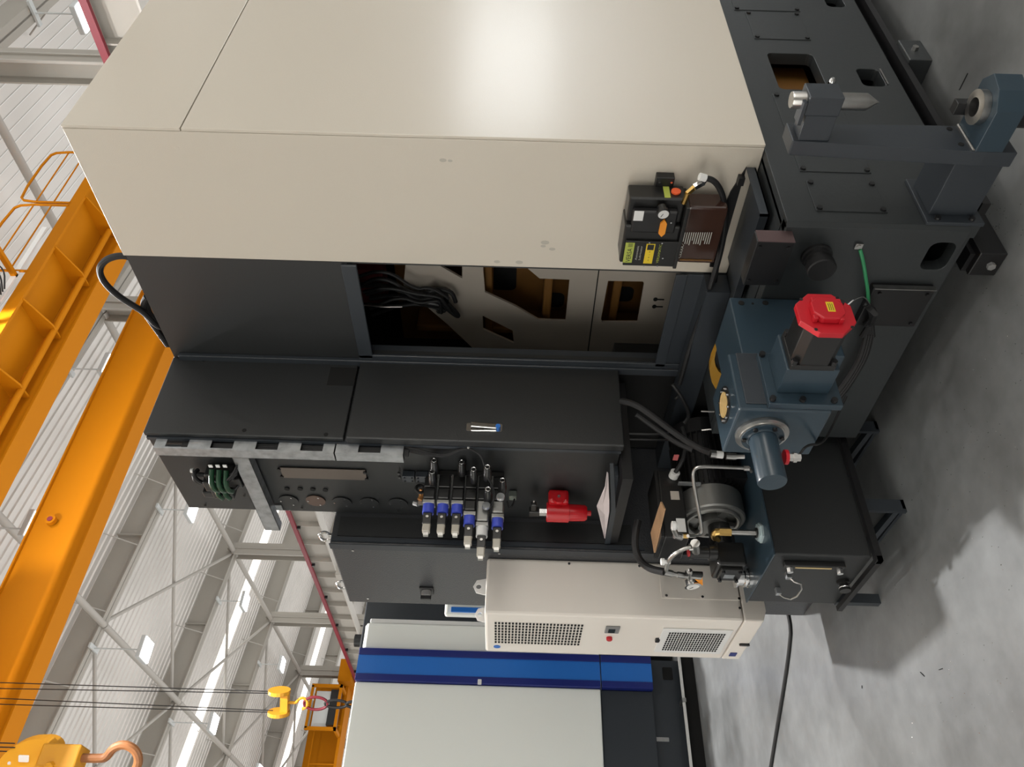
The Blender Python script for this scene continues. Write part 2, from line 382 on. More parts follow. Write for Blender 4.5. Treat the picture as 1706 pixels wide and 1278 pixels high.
# hanging lamps
def lamp(x, y, z, label, tilt=0):
    t = thing('high_bay_lamp', (x, y, soff(x)), label, 'lamp', 'high bay lamps')
    MB().beam((x, y-.25, soff(x)-.03), (x, y+.25, soff(x)-.03), .12, .05).build('clamp', M_LAMPB, t)
    MB().cyl((x, y, soff(x)), (x, y, z), .018, 8).build('rod', M_LAMPB, t)
    h = MB().box((x-.28, y-.28, z-.02), (x+.28, y+.28, z+.09)).build('housing', M_LAMPB, t, bevel=.02)
    MB().box((x-.25, y-.25, z-.05), (x+.25, y+.25, z-.025)).build('diffuser', M_LAMP, t)
    MB().beam((x+.3, y, z+.05), (x+.3, y, z+.28), .05, .3).build('driver_box', M_LAMPB, t)
lp = {0: 'left'}
for i, (x, y, z) in enumerate(LAMPS):
    lamp(x, y, z, 'white high bay lamp hanging from the %s rafter, %s' % ({-5.0: 'rearmost', 1.1: 'overhead', 7.2: 'nearest visible', 13.3: 'between-girder', 19.4: 'first far', 25.5: 'second far', 31.5: 'third far'}[y], {-5.0: 'outer left', -1.0: 'left', 3.0: 'left centre', 7.1: 'middle', 11.1: 'right', 15.0: 'beyond the columns'}[x]))
# ================================================================ overhead crane (near)
CX0 = -9.0; CX1 = XW-.9
t = thing('bridge_crane', (0, 9.3, 8.6), 'large yellow double girder bridge crane crossing the upper left of the picture', 'crane')
def girder(y0, y1, nm):
    mb = MB().box((CX0, y0+.05, 8.63), (CX1, y1-.05, 9.60))
    mb.box((CX0, y0, 8.60), (CX1, y1, 8.63)).box((CX0, y0, 9.60), (CX1, y1, 9.63))
    return mb.build('girder', M_YEL, t)
g1 = girder(9.13, 9.53, 1); g2 = girder(11.77, 12.19, 2)
mb = MB().cyl((6.45, 11.78, 9.29), (6.45, 11.70, 9.29), .085, 20); mb.build('eye_boss', M_YEL, g2)
MB().cyl((6.45, 11.705, 9.29), (6.45, 11.69, 9.29), .045, 16).build('eye_hole', M_RAIL, g2)
MB().box((CX1-.1, 8.4, 8.5), (CX1+.35, 12.9, 9.0)).build('end_carriage', M_YEL, t)
# walkway on the camera side of the near girder
MB().box((CX0, 8.32, 9.0), (CX1, 9.16, 9.03)).build('walkway_plate', M_YEL, t)
MB().box((CX0, 8.28, 8.93), (CX1, 8.33, 9.12)).build('edge_beam', M_YEL, t)
for x in [7.05, 8.25, 9.45, 10.75, 5.85, 4.65, 3.45]:
    MB().prism([(x, 8.30, 9.02), (x, 9.15, 9.02), (x, 9.15, 8.72), (x, 8.86, 8.72), (x, 8.30, 8.92)], (.03, 0, 0)).build('bracket', M_YEL, t)
MB().cyl((CX0, 8.98, 8.76), (CX1-1.4, 8.98, 8.76), .05, 12).build('conduit', M_YEL, t)
MB().box((CX0, 8.27, 9.22), (CX1-2.2, 8.30, 9.30)).build('white_strip', M_WLAB, t, label='white cable strip')
def railing(xa, xb, last=False):
    mb = MB()
    z0, zt = 9.1, 10.0
    mb.tube([(xa, 8.28, z0), (xa, 8.28, zt-.14), (xa+.14, 8.28, zt), (xb-.14, 8.28, zt), (xb, 8.28, zt-.14), (xb, 8.28, z0)], .022, 8, smooth=1)
    mb.tube([(xa, 8.28, 9.68), (xb, 8.28, 9.68)], .014, 6).tube([(xa, 8.28, 9.38), (xb, 8.28, 9.38)], .014, 6)
    return mb.build('handrail', M_YEL, t)
railing(10.55, 12.0); railing(8.85, 10.48); railing(5.0, 7.5); railing(2.0, 4.9)
# electrical box platform
MB().box((7.62, 7.45, 9.22), (8.78, 7.50, 9.30)).box((7.62, 7.45, 9.22), (7.68, 8.3, 9.30)).box((8.72, 7.45, 9.22), (8.78, 8.3, 9.30)).box((8.1, 7.45, 9.22), (8.16, 8.3, 9.30)) \
    .box((7.62, 7.45, 10.1), (8.78, 7.50, 10.16)).box((7.62, 7.45, 9.3), (7.68, 7.50, 10.1)).box((8.72, 7.45, 9.3), (8.78, 7.50, 10.1)).build('box_frame', M_YEL, t)
eb = MB().box((7.78, 7.62, 9.32), (8.6, 8.05, 9.95)).build('electrical_box', M_LAMPB, t, bevel=.01)
mb = MB()
for k in range(7):
    q = k*.1; mb.tube([(7.85+q, 7.66+.04*(k % 3), 9.33), (7.83+q, 7.7, 9.22), (7.95+q, 7.95, 9.16+.02*(k % 2)), (8.0+q*.6, 8.2, 9.2)], .012, 6, smooth=2)
mb.build('cable_loops', M_RUBBER, eb)
# trolley on top of the girders
mb = MB().box((1.8, 9.3, 9.72), (4.2, 12.0, 10.0)).box((2.2, 9.8, 10.0), (3.8, 11.4, 10.5)); mb.build('trolley', M_YEL, t)
# hook blocks on ropes
def hook_shape(top, s, ux, m, par):
    """hook of overall size s hanging from top, curve lies in the plane of ux and z"""
    pts = [(0, 0), (0, -.35), (.02, -.5), (.22, -.62), (.30, -.85), (.18, -1.08), (-.05, -1.14), (-.27, -1.02), (-.34, -.82)]
    P = [Vector(top)+Vector(ux)*a*s+Z_*b*s for a, b in pts]
    mb = MB(); mb.tube(P, .085*s, 10, smooth=2)
    return mb.build('hook', m, par)
hp = PY(11.0, 465, 1170)
ub = Vector((.77, -.64, 0))
t = thing('hook_block', hp, 'small yellow hook block with a ring and sling hanging in front of the roof bracing', 'hook')
mb = MB()
for s in (-1, 1):
    mb.prism(circ(hp+ub*s*.12+Z_*.0, Y_*.77+X_*.64, Z_, .13, .15, 20), ub*.05*s)
mb.beam(hp-ub*.15+Z_*-.08, hp+ub*.15+Z_*-.08, .12, .10); mb.build('sheave_case', M_HOOK, t, smooth=False)
mb = MB()
for s in (-1, 1):
    for q in (-1, 1):
        mb.cyl(hp+ub*(s*.13+q*.012)+Z_*.08, Vector((hp.x, hp.y, 9.70))+ub*(s*.10+q*.05), .0065, 6)
mb.build('wire_rope', M_BLACK, t)
hook_shape(hp-Z_*.12, .24, ub, M_HOOK, t)
tg = thing('lifting_ring', hp-Z_*.47, 'dark red oval ring with shackle links hanging in the small yellow hook', 'ring')
mb = MB(); c = hp-Z_*.50
mb.tube([c+ub*.085*cos(a)+Z_*.16*sin(a) for a in [2*pi*k/24 for k in range(24)]], .02, 8, closed=True); mb.build('ring', M_RAIL, tg)
mb = MB(); c2 = c-Z_*.28
mb.tube([c2+ub*.05*cos(a)+Z_*.15*sin(a) for a in [2*pi*k/20 for k in range(20)]], .02, 8, closed=True)
mb.tube([c2-Z_*.26+ub*.04*cos(a)+Z_*.12*sin(a) for a in [2*pi*k/20 for k in range(20)]], .022, 8, closed=True).build('link', M_BLACK, tg)
MB().cyl(c2-Z_*.36, c2-Z_*.9, .04, 12).build('sling', M_RUBBER, tg)
h2 = PY(10.2, 52, 1263)
t = thing('hook_block', h2, 'large yellow hook block with a brown worn hook at the bottom left corner', 'hook')
mb = MB()
for s in (-1, 1):
    mb.prism(circ(h2+ub*s*.03, (ub*.35+Y_*.5+X_*.4).normalized(), Z_, .30, .30, 28), (Vector((-.64, -.77, 0))*.14*s))
mb.build('sheave_case', M_HOOK, t, smooth=False, bevel=.01)
MB().box(h2+Vector((-.14, -.14, -.62)), h2+Vector((.14, .14, -.15))).build('lower_case', M_HOOK, t, bevel=.02)
mb = MB().cyl(h2+Vector((-.10, -.13, -.34)), h2+Vector((-.13, -.18, -.34)), .05, 6); mb.build('bolt', M_HOOK, t)
fr = Vector((-.64, -.77, 0))
mb = MB().prism(rrect(h2+fr*.175-Z_*.02+ub*.08, ub, Z_, .08, .12, .01), fr*.01); mb.build('rating_plate', M_WLAB, t)
MB().prism(rrect(h2+fr*.175+Z_*.15-ub*.02, ub, Z_, .12, .035, .015), fr*.01).build('label_strip', M_WLAB, t)
hook_shape(h2-Z_*.60+ub*.02, .62, ub, mat('worn_brown_hook', (.35, .14, .05, 1), .4, var=.5, vscale=9), t)
mb = MB()
for q in (-.05, 0, .05): mb.cyl(h2+ub*(.12+q)+Z_*.2, Vector((h2.x, h2.y, 9.70))+ub*(.12+q), .007, 6)
mb.build('wire_rope', M_BLACK, t)
# ================================================================ distant crane
t = thing('bridge_crane', (0, 38.3, 8.8), 'distant yellow bridge crane seen beyond the white and blue machine', 'crane')
MB().box((-9, 37.3, 8.78), (12.3, 37.9, 10.4)).build('girder', M_YEL, t)
MB().box((-9, 36.3, 8.7), (12.3, 37.2, 8.82)).build('walkway_plate', M_YEL, t)
MB().box((11.9, 35.6, 8.5), (12.9, 39, 9.1)).build('end_carriage', M_YEL, t)
mb = MB()
for x in [11.8-1.6*k for k in range(12)]: mb.cyl((x, 36.3, 8.8), (x, 36.3, 9.9), .03, 6)
mb.cyl((-9, 36.3, 9.9), (11.8, 36.3, 9.9), .03, 6); mb.build('handrail', M_YEL, t)
c0 = PY(36.2, 560, 1112); c1 = PY(36.2, 585, 1145)
xa, xb = 9.75, 11.55
mb = MB()
for x in (xa, xb): mb.box((x-.07, 35.2, 8.75), (x+.07, 35.3, 10.1)).box((x-.07, 35.2, 8.75), (x+.07, 36.4, 8.85))
mb.box((xa, 35.2, 8.75), (xb, 35.3, 8.87)).box((xa, 35.2, 10.0), (xb, 35.3, 10.1)); mb.build('cage', M_YEL, t)
MB().box((xa+.15, 35.5, 9.25), (xb-.15, 36.0, 9.9)).build('electrical_box', M_LAMPB, t)
MB().box((xa+.2, 35.4, 8.85), (xb-.1, 35.9, 9.25)).build('resistor_bank', M_BLACK, t)

# ================================================================ neighbouring white machine
YN = 6.28
t = thing('neighbour_machine', (2.1, YN, 0), 'pale neighbouring machine with a navy and blue vertical band', 'machine')
MB().box((-3.0, YN, .755), (2.10, YN+3, 2.70)).build('door_panel', M_PALE, t, bevel=.01)
MB().box((-3.0, YN+.02, .34), (2.10, YN+3, .75)).build('lower_panel', M_FRAME, t, bevel=.006)
MB().box((2.36, YN+.02, .75), (2.60, YN+3, 2.69)).build('side_panel', M_PALE, t, bevel=.03)
MB().box((2.60, YN+.04, .75), (2.64, YN+3, 2.66)).build('corner_trim', M_WLAB, t, bevel=.01)
for z0, z1 in ((.34, .745), (.755, 2.70)):
    MB().box((2.103, YN-.03, z0), (2.157, YN+.06, z1)).box((2.306, YN-.03, z0), (2.362, YN+.06, z1)).build('navy_band', M_BLU1, t, bevel=.004, label='navy stripes')
    MB().box((2.157, YN-.022, z0), (2.306, YN+.06, z1)).build('blue_band', M_BLU2, t, label='bright blue stripe')
MB().box((-3, YN+.05, .10), (2.36, YN+3, .34)).build('bed', M_FRAME, t)
MB().prism(rrect((2.255, YN+.045, .20), X_, Z_, .10, .08, .01), (0, .02, 0)).build('bed_pocket', M_MATTE, t)
MB().prism(rrect((1.75, YN+.045, .29), X_, Z_, .03, .10, .004), (0, .01, 0)).build('hinge_plate', M_STEEL, t)
MB().box((-3, YN-.06, .105), (2.36, YN-.045, .125)).build('edge_rail', M_WLAB, t, label='thin white tray edge')
mb = MB()
for x in (2.0, 1.2): mb.box((x, YN-.07, .10), (x+.03, YN+.05, .13))
mb.build('tray_clip', M_STEEL, t)
MB().box((-3, YN-.04, 0), (2.36, YN+3, .10)).build('plinth', M_MATTE, t)
MB().prism(rrect(PY(YN-.04, 799, 1136), X_, Z_, .04, .03, .004), (0, .01, 0)).build('small_label', M_WLAB, t)
# its column head and operator screen behind the chiller
t = thing('operator_panel', PY(5.6, 775, 1018), 'operator screen with white frame and blue glass, above the chiller', 'screen')
a = PY(5.6, 741, 1012); b_ = PY(5.6, 741, 1024); c = PY(5.6, 900, 1017)
MB().box((b_.x, 5.6, c.z), (a.x+.08, 5.66, a.z)).build('frame', M_PALE, t, bevel=.02)
MB().box((b_.x+.05, 5.66, c.z+.1), (b_.x+.15, YN+.02, c.z+.2)).build('support_arm', M_FRAME, t)
MB().box((b_.x+.02, 5.585, c.z+.03), (a.x+.0, 5.602, a.z-.05)).build('glass', M_BLU2, t)
t = thing('machine_column', PY(6.6, 700, 1010), 'dark grey machine housing rising behind the pale machine', 'machine')
a = PY(7.3, 620, 1004)
MB().box((2.64, 7.0, 0), (3.9, 9.5, a.z)).build('housing', M_FRAME, t, bevel=.01)
MB().cyl((2.9, 7.5, a.z), (2.9, 7.5, a.z+.15), .06, 12).build('post', M_BLACK, t)

# ================================================================ electrical cabinet
XE, YE0, YE1, ZE = 1.662, 3.165, 3.785, 2.315
t = thing('electrical_cabinet', (1.9, 3.4, 0), 'dark hammered grey electrical cabinet carrying the cream chiller', 'cabinet')
MB().box((XE, YE0, 0), (3.2, YE1, ZE)).build('body', M_GREY, t, bevel=.008)
mb = MB().box((XE+.012, YE0-.012, .90), (XE+.03, YE0, ZE-.01)); mb.box((XE-.004, YE0-.006, .3), (XE+.0, YE0+.04, ZE)); mb.build('door_return', M_FRAME, t)
MB().box((XE+.04, YE0-.006, .95), (1.80, YE0, ZE-.03)).build('side_panel', M_DARK, t)
for k, (px, py) in enumerate(((588, 916), (613, 996), (832, 921))):
    p = PX(XE, px, py); MB().cyl(p, p-X_*.006, .006, 10).build('screw', M_CHROME, t)
p = PX(XE, 711, 982)
sw = MB().box(p+Vector((-.012, -.035, -.035)), p+Vector((0, .035, .035))).build('switch_plate', M_BLACK, t, bevel=.003)
MB().cyl(p-X_*.012, p-X_*.035, .024, 20).build('switch_collar', M_BEZEL, sw)
MB().box(p+Vector((-.055, -.008, -.026)), p+Vector((-.03, .008, .026))).build('switch_handle', M_PLAST, sw, bevel=.003)
for (px, py) in ((546, 897), (571, 978)):
    p = PX(XE+.05, px+9, py)
    e = MB().cyl((XE+.06, p.y, ZE), (XE+.06, p.y, ZE+.018), .016, 14).build('lifting_eye', M_CHROME, t)
    MB().torus((XE+.06, p.y, ZE+.038), (X_*.8+Y_*.3), .024, .007).build('eye_ring', M_CHROME, e)

# ================================================================ chiller
XC, YC0, YC1 = 1.396, 3.25, 3.70
t = thing('chiller_unit', (1.5, 3.45, .37), 'cream cabinet chiller with two black perforated grilles, mounted on the electrical cabinet', 'chiller')
MB().box((XC, YC0, .475), (XE, YC1, 1.605)).build('casing', M_CREAM, t, bevel=.012)
MB().prism([(XC, YC0, .472), (XE, YC0, .472), (XE, YC0, .37), (XC+.05, YC0, .37), (XC, YC0, .39)], (0, .45, 0)).build('lower_casing', M_CREAM, t, bevel=.006)
def grille(pts, nx, ny, name, frame):
    q = [PX(XC-.003, *p) for p in pts]   # corners: top-near, bottom-near, bottom-far, top-far
    z1 = (q[0].z+q[3].z)/2; z0 = (q[1].z+q[2].z)/2; y0 = (q[0].y+q[1].y)/2; y1 = (q[2].y+q[3].y)/2
    mb = MB(); dz = (z1-z0)/nx; dy = (y1-y0)/ny
    g = MB()
    for i in range(nx):
        for j in range(ny):
            cz = z0+dz*(i+.5); cy = y0+dy*(j+.5)
            g.prism(rrect((XC-.0022, cy, cz), Y_, Z_, dy*.66, dz*.6, dz*.12, 1), (.001, 0, 0))
    par = t
    if frame:
        par = MB().box((XC-.006, y0-.03, z0-.025), (XC-.0005, y1+.03, z1+.03)).build('grille_frame', M_WLAB, t, bevel=.002)
        for v in range(len(g.v)): g.v[v] = g.v[v]-X_*.0065
    return g.build(name, M_MATTE, par, smooth=False)
grille([(824, 1037), (971, 1040), (968, 1077), (822, 1072)], 26, 8, 'upper_grille', False)
grille([(1114, 1051), (1208, 1055), (1194, 1085), (1102, 1082)], 21, 9, 'lower_grille', True)
p = PX(XC, 1020, 1048)
d = MB().box(p+Vector((-.008, -.035, -.032)), p+Vector((0, .035, .032))).build('display', M_BEZEL, t, bevel=.003)
MB().box(p+Vector((-.010, -.016, -.012)), p+Vector((-.008, .022, .018))).build('display_glass', M_SCREEN, d)
p = PX(XC, 1015, 1062); MB().lathe(p, -X_, [(0, .014), (.012, .014), (.016, .01)], 16).build('red_switch', M_RED, t)
p = PX(XC, 1095, 1065); MB().prism(rrect(p-X_*.01, Y_, Z_, .035, .02, .008), (.01, 0, 0)).build('latch', M_BLACK, t)
p = PX(XC, 1240, 1073); MB().prism(rrect(p-X_*.008, Y_, Z_, .016, .048, .0079), (.01, 0, 0)).build('slot_latch', M_BLACK, t)
p = PX(XC, 1221, 1090); MB().prism(rrect(p-X_*.003, Y_, Z_, .04, .032, .002), (.004, 0, 0)).build('blue_badge', M_BLU1, t)
p = PX(XC, 828, 1077); MB().prism(circ(p-X_*.003, Y_, Z_, .016, .016), (.003, 0, 0)).build('round_emblem', M_BLU2, t)
z_a = PY(YC0, 1102, 998).z; z_b = PY(YC0, 1232, 998).z; xa = PY(YC0, 1108, 997).x
MB().box((xa, YC0-.003, z_b), (XE-.01, YC0, z_a)).build('cover_plate', M_CREAM, t, bevel=.002)
for (px, py) in ((1110, 993), (1170, 995), (1231, 998), (948, 940), (1065, 944), (1232, 1014)):
    p = PY(YC0, px, py); MB().cyl(p, p-Y_*.006, .006, 10).build('screw', M_CHROME, t)
for (px, py) in ((800, 972), (803, 1040)):
    p = PX(XC+.2, px, py)
    yy = 3.33 if py < 1000 else 3.64
    mb = MB(); mb.prism([(XC+.12, yy-.0, 1.605), (XC+.20, yy, 1.605), (XC+.19, yy, 1.65), (XC+.16, yy, 1.665), (XC+.13, yy, 1.65)], (0, .006, 0), [circ((XC+.16, yy, 1.64), X_, Z_, .012, .012, 12)])
    mb.build('lifting_lug', M_WLAB, t)

# ================================================================ main machine housing
XM, YM, ZM0, ZM1 = 2.222, 1.43, .714, 3.0
t = thing('machine_housing', (XM, YM, ZM0), 'big cream sheet metal machine housing with a dark end panel and window opening', 'machine housing')
MB().box((XM, YM+.012, ZM0), (9, 1.985, ZM1)).build('end_cover', M_WHITE, t, bevel=.003)
MB().box((XM, YM, ZM0), (9, YM+.011, 2.609)).build('lower_side_panel', M_WHITE, t, bevel=.002)
MB().box((XM, YM, 2.613), (9, YM+.011, ZM1)).build('upper_side_panel', M_WHITE, t, bevel=.002)
# dent on the end face
p = PX(XM, 295, 247)
MB().lathe(p+X_*.0005, -X_, [(0, .011), (.0006, .008), (.0012, .003)], 14).build('dent', M_WHITE, t)
for k, (px, py, r) in enumerate(((738, 267, .012), (750, 268, .008), (908, 404, .016), (920, 415, .012), (905, 410, .01), (865, 437, .014), (828, 436, .012))):
    p = PX(XM, px, py); MB().prism(circ(p-X_*.0006, Y_, Z_, r*.6, r, 10), (.0005, 0, 0)).build('smudge', mat('faint_smudge', (.46, .43, .37, 1), .5) if k == 0 else MATS['faint_smudge'], t)
# dark end panel, opening with stepped frame
oz0, oz1, oy1 = .885, 2.165, 2.50
mb = MB(); mb.prism([(XM, 1.985, ZM0), (XM, 2.571, ZM0), (XM, 2.571, ZM1-.01), (XM, 1.985, ZM1-.01)], (.02, 0, 0), [[(XM, 1.99, oz0), (XM, oy1, oz0), (XM, oy1, oz1), (XM, 1.99, oz1)]])
mb.build('end_panel', M_DARK, t)
fm = MB()
p1 = PX(XM, 568, 440); p2 = PX(XM, 587, 445)
fm.box((XM-.012, 1.992, 2.115), (XM, 2.52, 2.175)).box((XM-.012, 2.50, .80), (XM, 2.53, 2.175)).box((XM-.020, 2.53, .80), (XM, 2.571, 2.96))
fm.box((XM-.012, 1.992, .86), (XM, 2.52, .905)).box((XM-.006, 1.992, .74), (XM, 2.50, .865))
fm.build('opening_frame', M_FRAME, t, bevel=.003)
MB().box((XM+.02, 2.50, .72), (XM+.05, 2.52, 2.2)).box((XM+.02, 1.99, 2.17), (XM+.06, 2.52, 2.20)).build('inner_return', M_FRAME, t)
# cavity behind the opening
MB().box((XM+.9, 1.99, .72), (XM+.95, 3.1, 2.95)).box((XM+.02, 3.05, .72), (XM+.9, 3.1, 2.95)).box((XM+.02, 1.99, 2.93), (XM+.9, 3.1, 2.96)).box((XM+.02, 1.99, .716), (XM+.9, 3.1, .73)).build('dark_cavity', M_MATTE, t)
MB().box((XM+.95, 1.985, ZM0), (9, 3.1, ZM1)).build('rear_cover', M_DARK, t)
XI = 2.60
def I(*pts): return [PX(XI, *p) for p in pts]
def P(*pts): return [PX(XI, *p) for p in pts]
outer = P((690, 400))+[Vector((XI, 2.02, .745)), Vector((XI, 3.0, .745))]+P((830, 620), (745, 540), (672, 478))
h1 = P((805, 425), (805, 449), (808, 487), (860, 511), (897, 533), (942, 535), (949, 466), (899, 464), (880, 448), (880, 425))
h2_ = P((1013, 468), (1071, 469), (1073, 472), (1062, 537), (1003, 537), (1001, 533))
h3 = P((804, 526), (854, 551), (856, 572), (805, 549)); h4 = P((728, 440), (770, 440), (770, 464))
h5 = P((912, 583), (960, 584), (964, 587), (964, 600), (908, 600)); h6 = P((1019, 585), (1069, 586), (1072, 590), (1070, 602), (1016, 602))
mb = MB(); outer[0] = Vector((XI, 2.02, outer[0].z)); mb.prism(outer, (.012, 0, 0), [h1, h2_, h3, h4, h5, h6]); ip = mb.build('inner_sheet', M_INNER, t, smooth=False, label='pale inner sheet metal with cut windows')
a = PX(XI-.002, 1000, 430); b_ = PX(XI-.002, 980, 620)
MB().box((XI-.002, 1.995, a.z-.004), (XI, 3.0, a.z+.001)).build('joint_line', M_MATTE, ip)
for (px, py) in ((1092, 499), (1090, 511)):
    p = PX(XI-.002, px, py); mb = MB(); mb.prism(circ(p, Y_, Z_, .012, .010, 14), (.0015, 0, 0)); mb.prism([p+Y_*.004, p-Y_*.004, p-Y_*.004-Z_*.04, p+Y_*.004-Z_*.04], (.0012, 0, 0)); mb.build('keyhole', M_BLACK, ip)
# amber casting behind
XA_ = 2.82
mb = MB().box((XA_, 1.995, .74), (XA_+.05, 3.04, 2.1)); ac = mb.build('amber_casting', M_AMBER, t, label='amber primed casting')
mb = MB()
for z in (1.34, 1.02, 1.62): mb.box((XA_-.16, 1.995, z), (XA_, 3.04, z+.04))
for y in (2.35, 2.80): mb.box((XA_-.14, y, .74), (XA_, y+.04, 2.0))
mb.build('casting_rib', M_AMBER, ac, bevel=.01)
mb = MB()
for (px, py, w, h) in ((840, 462, .17, .12), (925, 500, .10, .09), (1035, 490, .10, .12)):
    p = PX(XA_-.002, px, py); mb.prism(rrect(p, Y_, Z_, w, h, .03), (.001, 0, 0))
mb.build('casting_window', M_MATTE, ac)
# cable bundle in the cavity
cb = thing('cable_bundle', PX(2.5, 720, 490), 'black cable bundle tied inside the dark opening', 'cables')
for k in range(9):
    jit = lambda: random.uniform(-9, 9)
    pts = [PX(2.53+.02*(k % 3), q[0]+jit(), q[1]+jit()) for q in ((590+4*k, 470+6*k), (640+3*k, 455+7*k), (690+2*k, 485+3*k), (722+k, 478+4*k), (745-k, 490+3*k), (755-2*k, 505+2*k))]
    MB().tube(pts, .008+.002*(k % 3), 8, smooth=2).build('cable', M_RUBBER, cb)
MB().tube([PX(2.55, *q) for q in ((733, 500), (745, 515), (758, 525), (765, 528), (760, 520), (745, 505))], .01, 8, smooth=2).build('cable', M_RUBBER, cb)
MB().lathe(PX(2.56, 735, 508), Vector((0, -.3, 1)), [(0, .02), (.10, .026), (.14, .012)], 14).build('plug', M_PLAST, cb)
MB().tube([PX(2.45, *q) for q in ((596, 508), (640, 511), (670, 511))], .004, 6).build('steel_wire', M_STEEL, cb)
MB().box(PX(2.6, 640, 478)+Vector((0, -.1, -.0)), PX(2.6, 590, 478)+Vector((.1, .1, .0))).build('red_block', mat('dark_red', (.12, .01, .012, 1), .6), cb)
# black hoses looping over the roof
hl = thing('roof_hose', PX(XM+.05, 215, 440), 'black hoses looping over the top edge of the dark end panel', 'hose')
q = [PX(XM+.02, *p) for p in ((222, 430), (200, 425), (176, 432), (164, 448), (172, 470), (195, 492), (220, 508), (240, 520), (262, 545))]
MB().tube([PX(XM+.02, 250, 436)]+q+[Vector((XM+.1, 2.5, ZM1))], .013, 10, smooth=3).build('hose', M_RUBBER, hl)
for s in (0, 1, 2):
    q = [PX(XM+.04+.03*s, *p) for p in ((245+s*3, 494), (239+s*2, 505), (241+s*3, 520), (252+s*3, 536), (265+s*3, 554), (280+s*2, 575))]
    MB().tube(q, .014, 10, smooth=2).build('hose', M_RUBBER, hl)

# ================================================================ tall side cabinet
X1, YB0, YB1, ZB = 1.817, 2.571, 3.160, 1.065
t = thing('control_cabinet', (X1, YB0, ZB), 'charcoal control cabinet hung on the machine end, door with a chrome handle', 'cabinet')
MB().box((X1+.004, YB0+.012, ZB), (XM, YB1, 2.99)).build('body', M_DARK, t, bevel=.003)
MB().box((X1-.004, YB0-.012, 2.185), (XM-.004, YB0+.012, 2.992)).build('upper_panel', M_DARK, t, bevel=.004)
dr = MB().box((X1-.012, YB0-.030, ZB-.008), (XM-.012, YB0+.010, 2.172)).build('door', M_DARK, t, bevel=.005)
p = PY(YB0-.03, 807, 713)
hn = MB().prism(rrect(p-Y_*.004, X_, Z_, .040, .145, .006), (0, .004, 0)).build('handle_plate', M_CHROME, dr)
MB().beam(p-Y_*.02+Z_*.055, p-Y_*.012-Z_*.05, .022, .010, (0, -1, 0)).build('handle_lever', M_CHROME, hn, bevel=.003)
MB().cyl(p-Y_*.004-Z_*.055, p-Y_*.018-Z_*.055, .010, 14).build('handle_lock', M_BLU2, hn)
for (px, py) in ((340, 600), (508, 604), (407, 717), (543, 724)):
    p = PY(YB0-.012, px, py); MB().cyl(p, p-Y_*.001, .009, 14).build('bolt_hole', M_MATTE, t)
MB().box((X1+.27, YB0-.013, 2.10+.085), (X1+.37, YB0-.0115, 2.30)).build('corner_notch', M_MATTE, t)
MB().box((X1-.010, YB0+.012, ZB), (X1+.004, YB0+.03, 2.985)).build('edge_return', M_FRAME, t)
XF = X1   # end face plane
def F(px, py, d=0): return PX(XF-d, px, py)
def onface(cx, cy, d=0): return PX(XF-d, cx, cy)
# round cover plates, holes, steel plate
for k, (px, py, brown) in enumerate(((481, 834, 0), (526, 834, 1), (570, 837, 0), (615, 838, 0), (663, 839, 0))):
    p = F(px, py); c_ = MB().cyl(p, p-X_*.003, .044, 28).build('round_cover', M_AMBER if False else (mat('brown_reflecting_plate', (.10, .06, .045, 1), .3) if brown else M_DARK), t)
    for a in (90, 210, 330):
        q = p+Y_*.034*cos(radians(a))+Z_*.034*sin(radians(a)); MB().cyl(q-X_*.003, q-X_*.006, .004, 8).build('cover_screw', M_CHROME, c_)
for px, py in ((478, 815), (500, 815), (521, 816), (542, 817)):
    p = F(px, py); MB().cyl(p+X_*.001, p-X_*.0008, .012, 16).build('cable_hole', M_MATTE, t)
a = F(466, 778); b_ = F(612, 799)
sp = MB().box((XF-.004, a.y, b_.z), (XF, b_.y, a.z)).build('steel_plate', mat('dull_steel_plate', (.20, .17, .15, 1), .28, .8), t)
for px, py in ((465, 781), (470, 793), (608, 786), (611, 797)):
    p = F(px, py); MB().cyl(p, p-X_*.008, .008, 10).build('plate_bolt', M_BLACK, sp)
for px, py in ((407, 826), (342, 842), (503, 846), (664, 851)):
    p = F(px, py); MB().cyl(p, p-X_*.001, .006, 10).build('small_hole', M_MATTE, t)
MB().cyl(F(780, 746), F(780, 746, .012), .005, 8).build('edge_bolt', M_CHROME, t)
# galvanised trunking
t = thing('cable_trunking', F(470, 755), 'galvanised perforated cable trunking running down the corner of the control cabinet', 'trunking')
yt0 = YB0+.02; yt1 = yt0+.055; TD = .055; za = PX(XF-TD, 260, 755).z; zb = PX(XF-TD, 672, 766).z; zm = PX(XF-TD, 559, 764).z
for z0, z1 in ((zm+.003, za), (zb, zm-.003)):
    zs = []; n = max(1, int((z1-z0)/.165)); holes = []
    for i in range(n):
        zc = z0+(i+.5)*(z1-z0)/n; holes.append([(XF-TD+.008, yt0, zc-.045), (XF-.008, yt0, zc-.045), (XF-.008, yt0, zc+.045), (XF-TD+.008, yt0, zc+.045)])
    mb = MB(); mb.prism([(XF-TD, yt0, z0), (XF, yt0, z0), (XF, yt0, z1), (XF-TD, yt0, z1)], (0, .002, 0), holes)
    mb.box((XF-TD, yt0+.002, z0), (XF-TD+.002, yt1, z1)); mb.box((XF-TD, yt1-.002, z0), (XF, yt1, z1)); mb.build('channel', M_GALV, t)
mb = MB()
for k in range(6): mb.tube([(XF-.012-.006*k, yt0+.02, zb-.02), (XF-.012-.006*k, yt0+.02+.004*k, (za+zb)/2), (XF-.012-.006*k, yt0+.025, za-.1)], .006, 6)
mb.build('wires', M_RUBBER, t)
t = thing('steel_channel', F(430, 800), 'galvanised steel channel arm sticking out sideways from the control cabinet', 'bracket')
a = F(410, 768); zc = a.z
mb = MB(); z0 = F(428, 770).z; z1 = F(400, 768).z
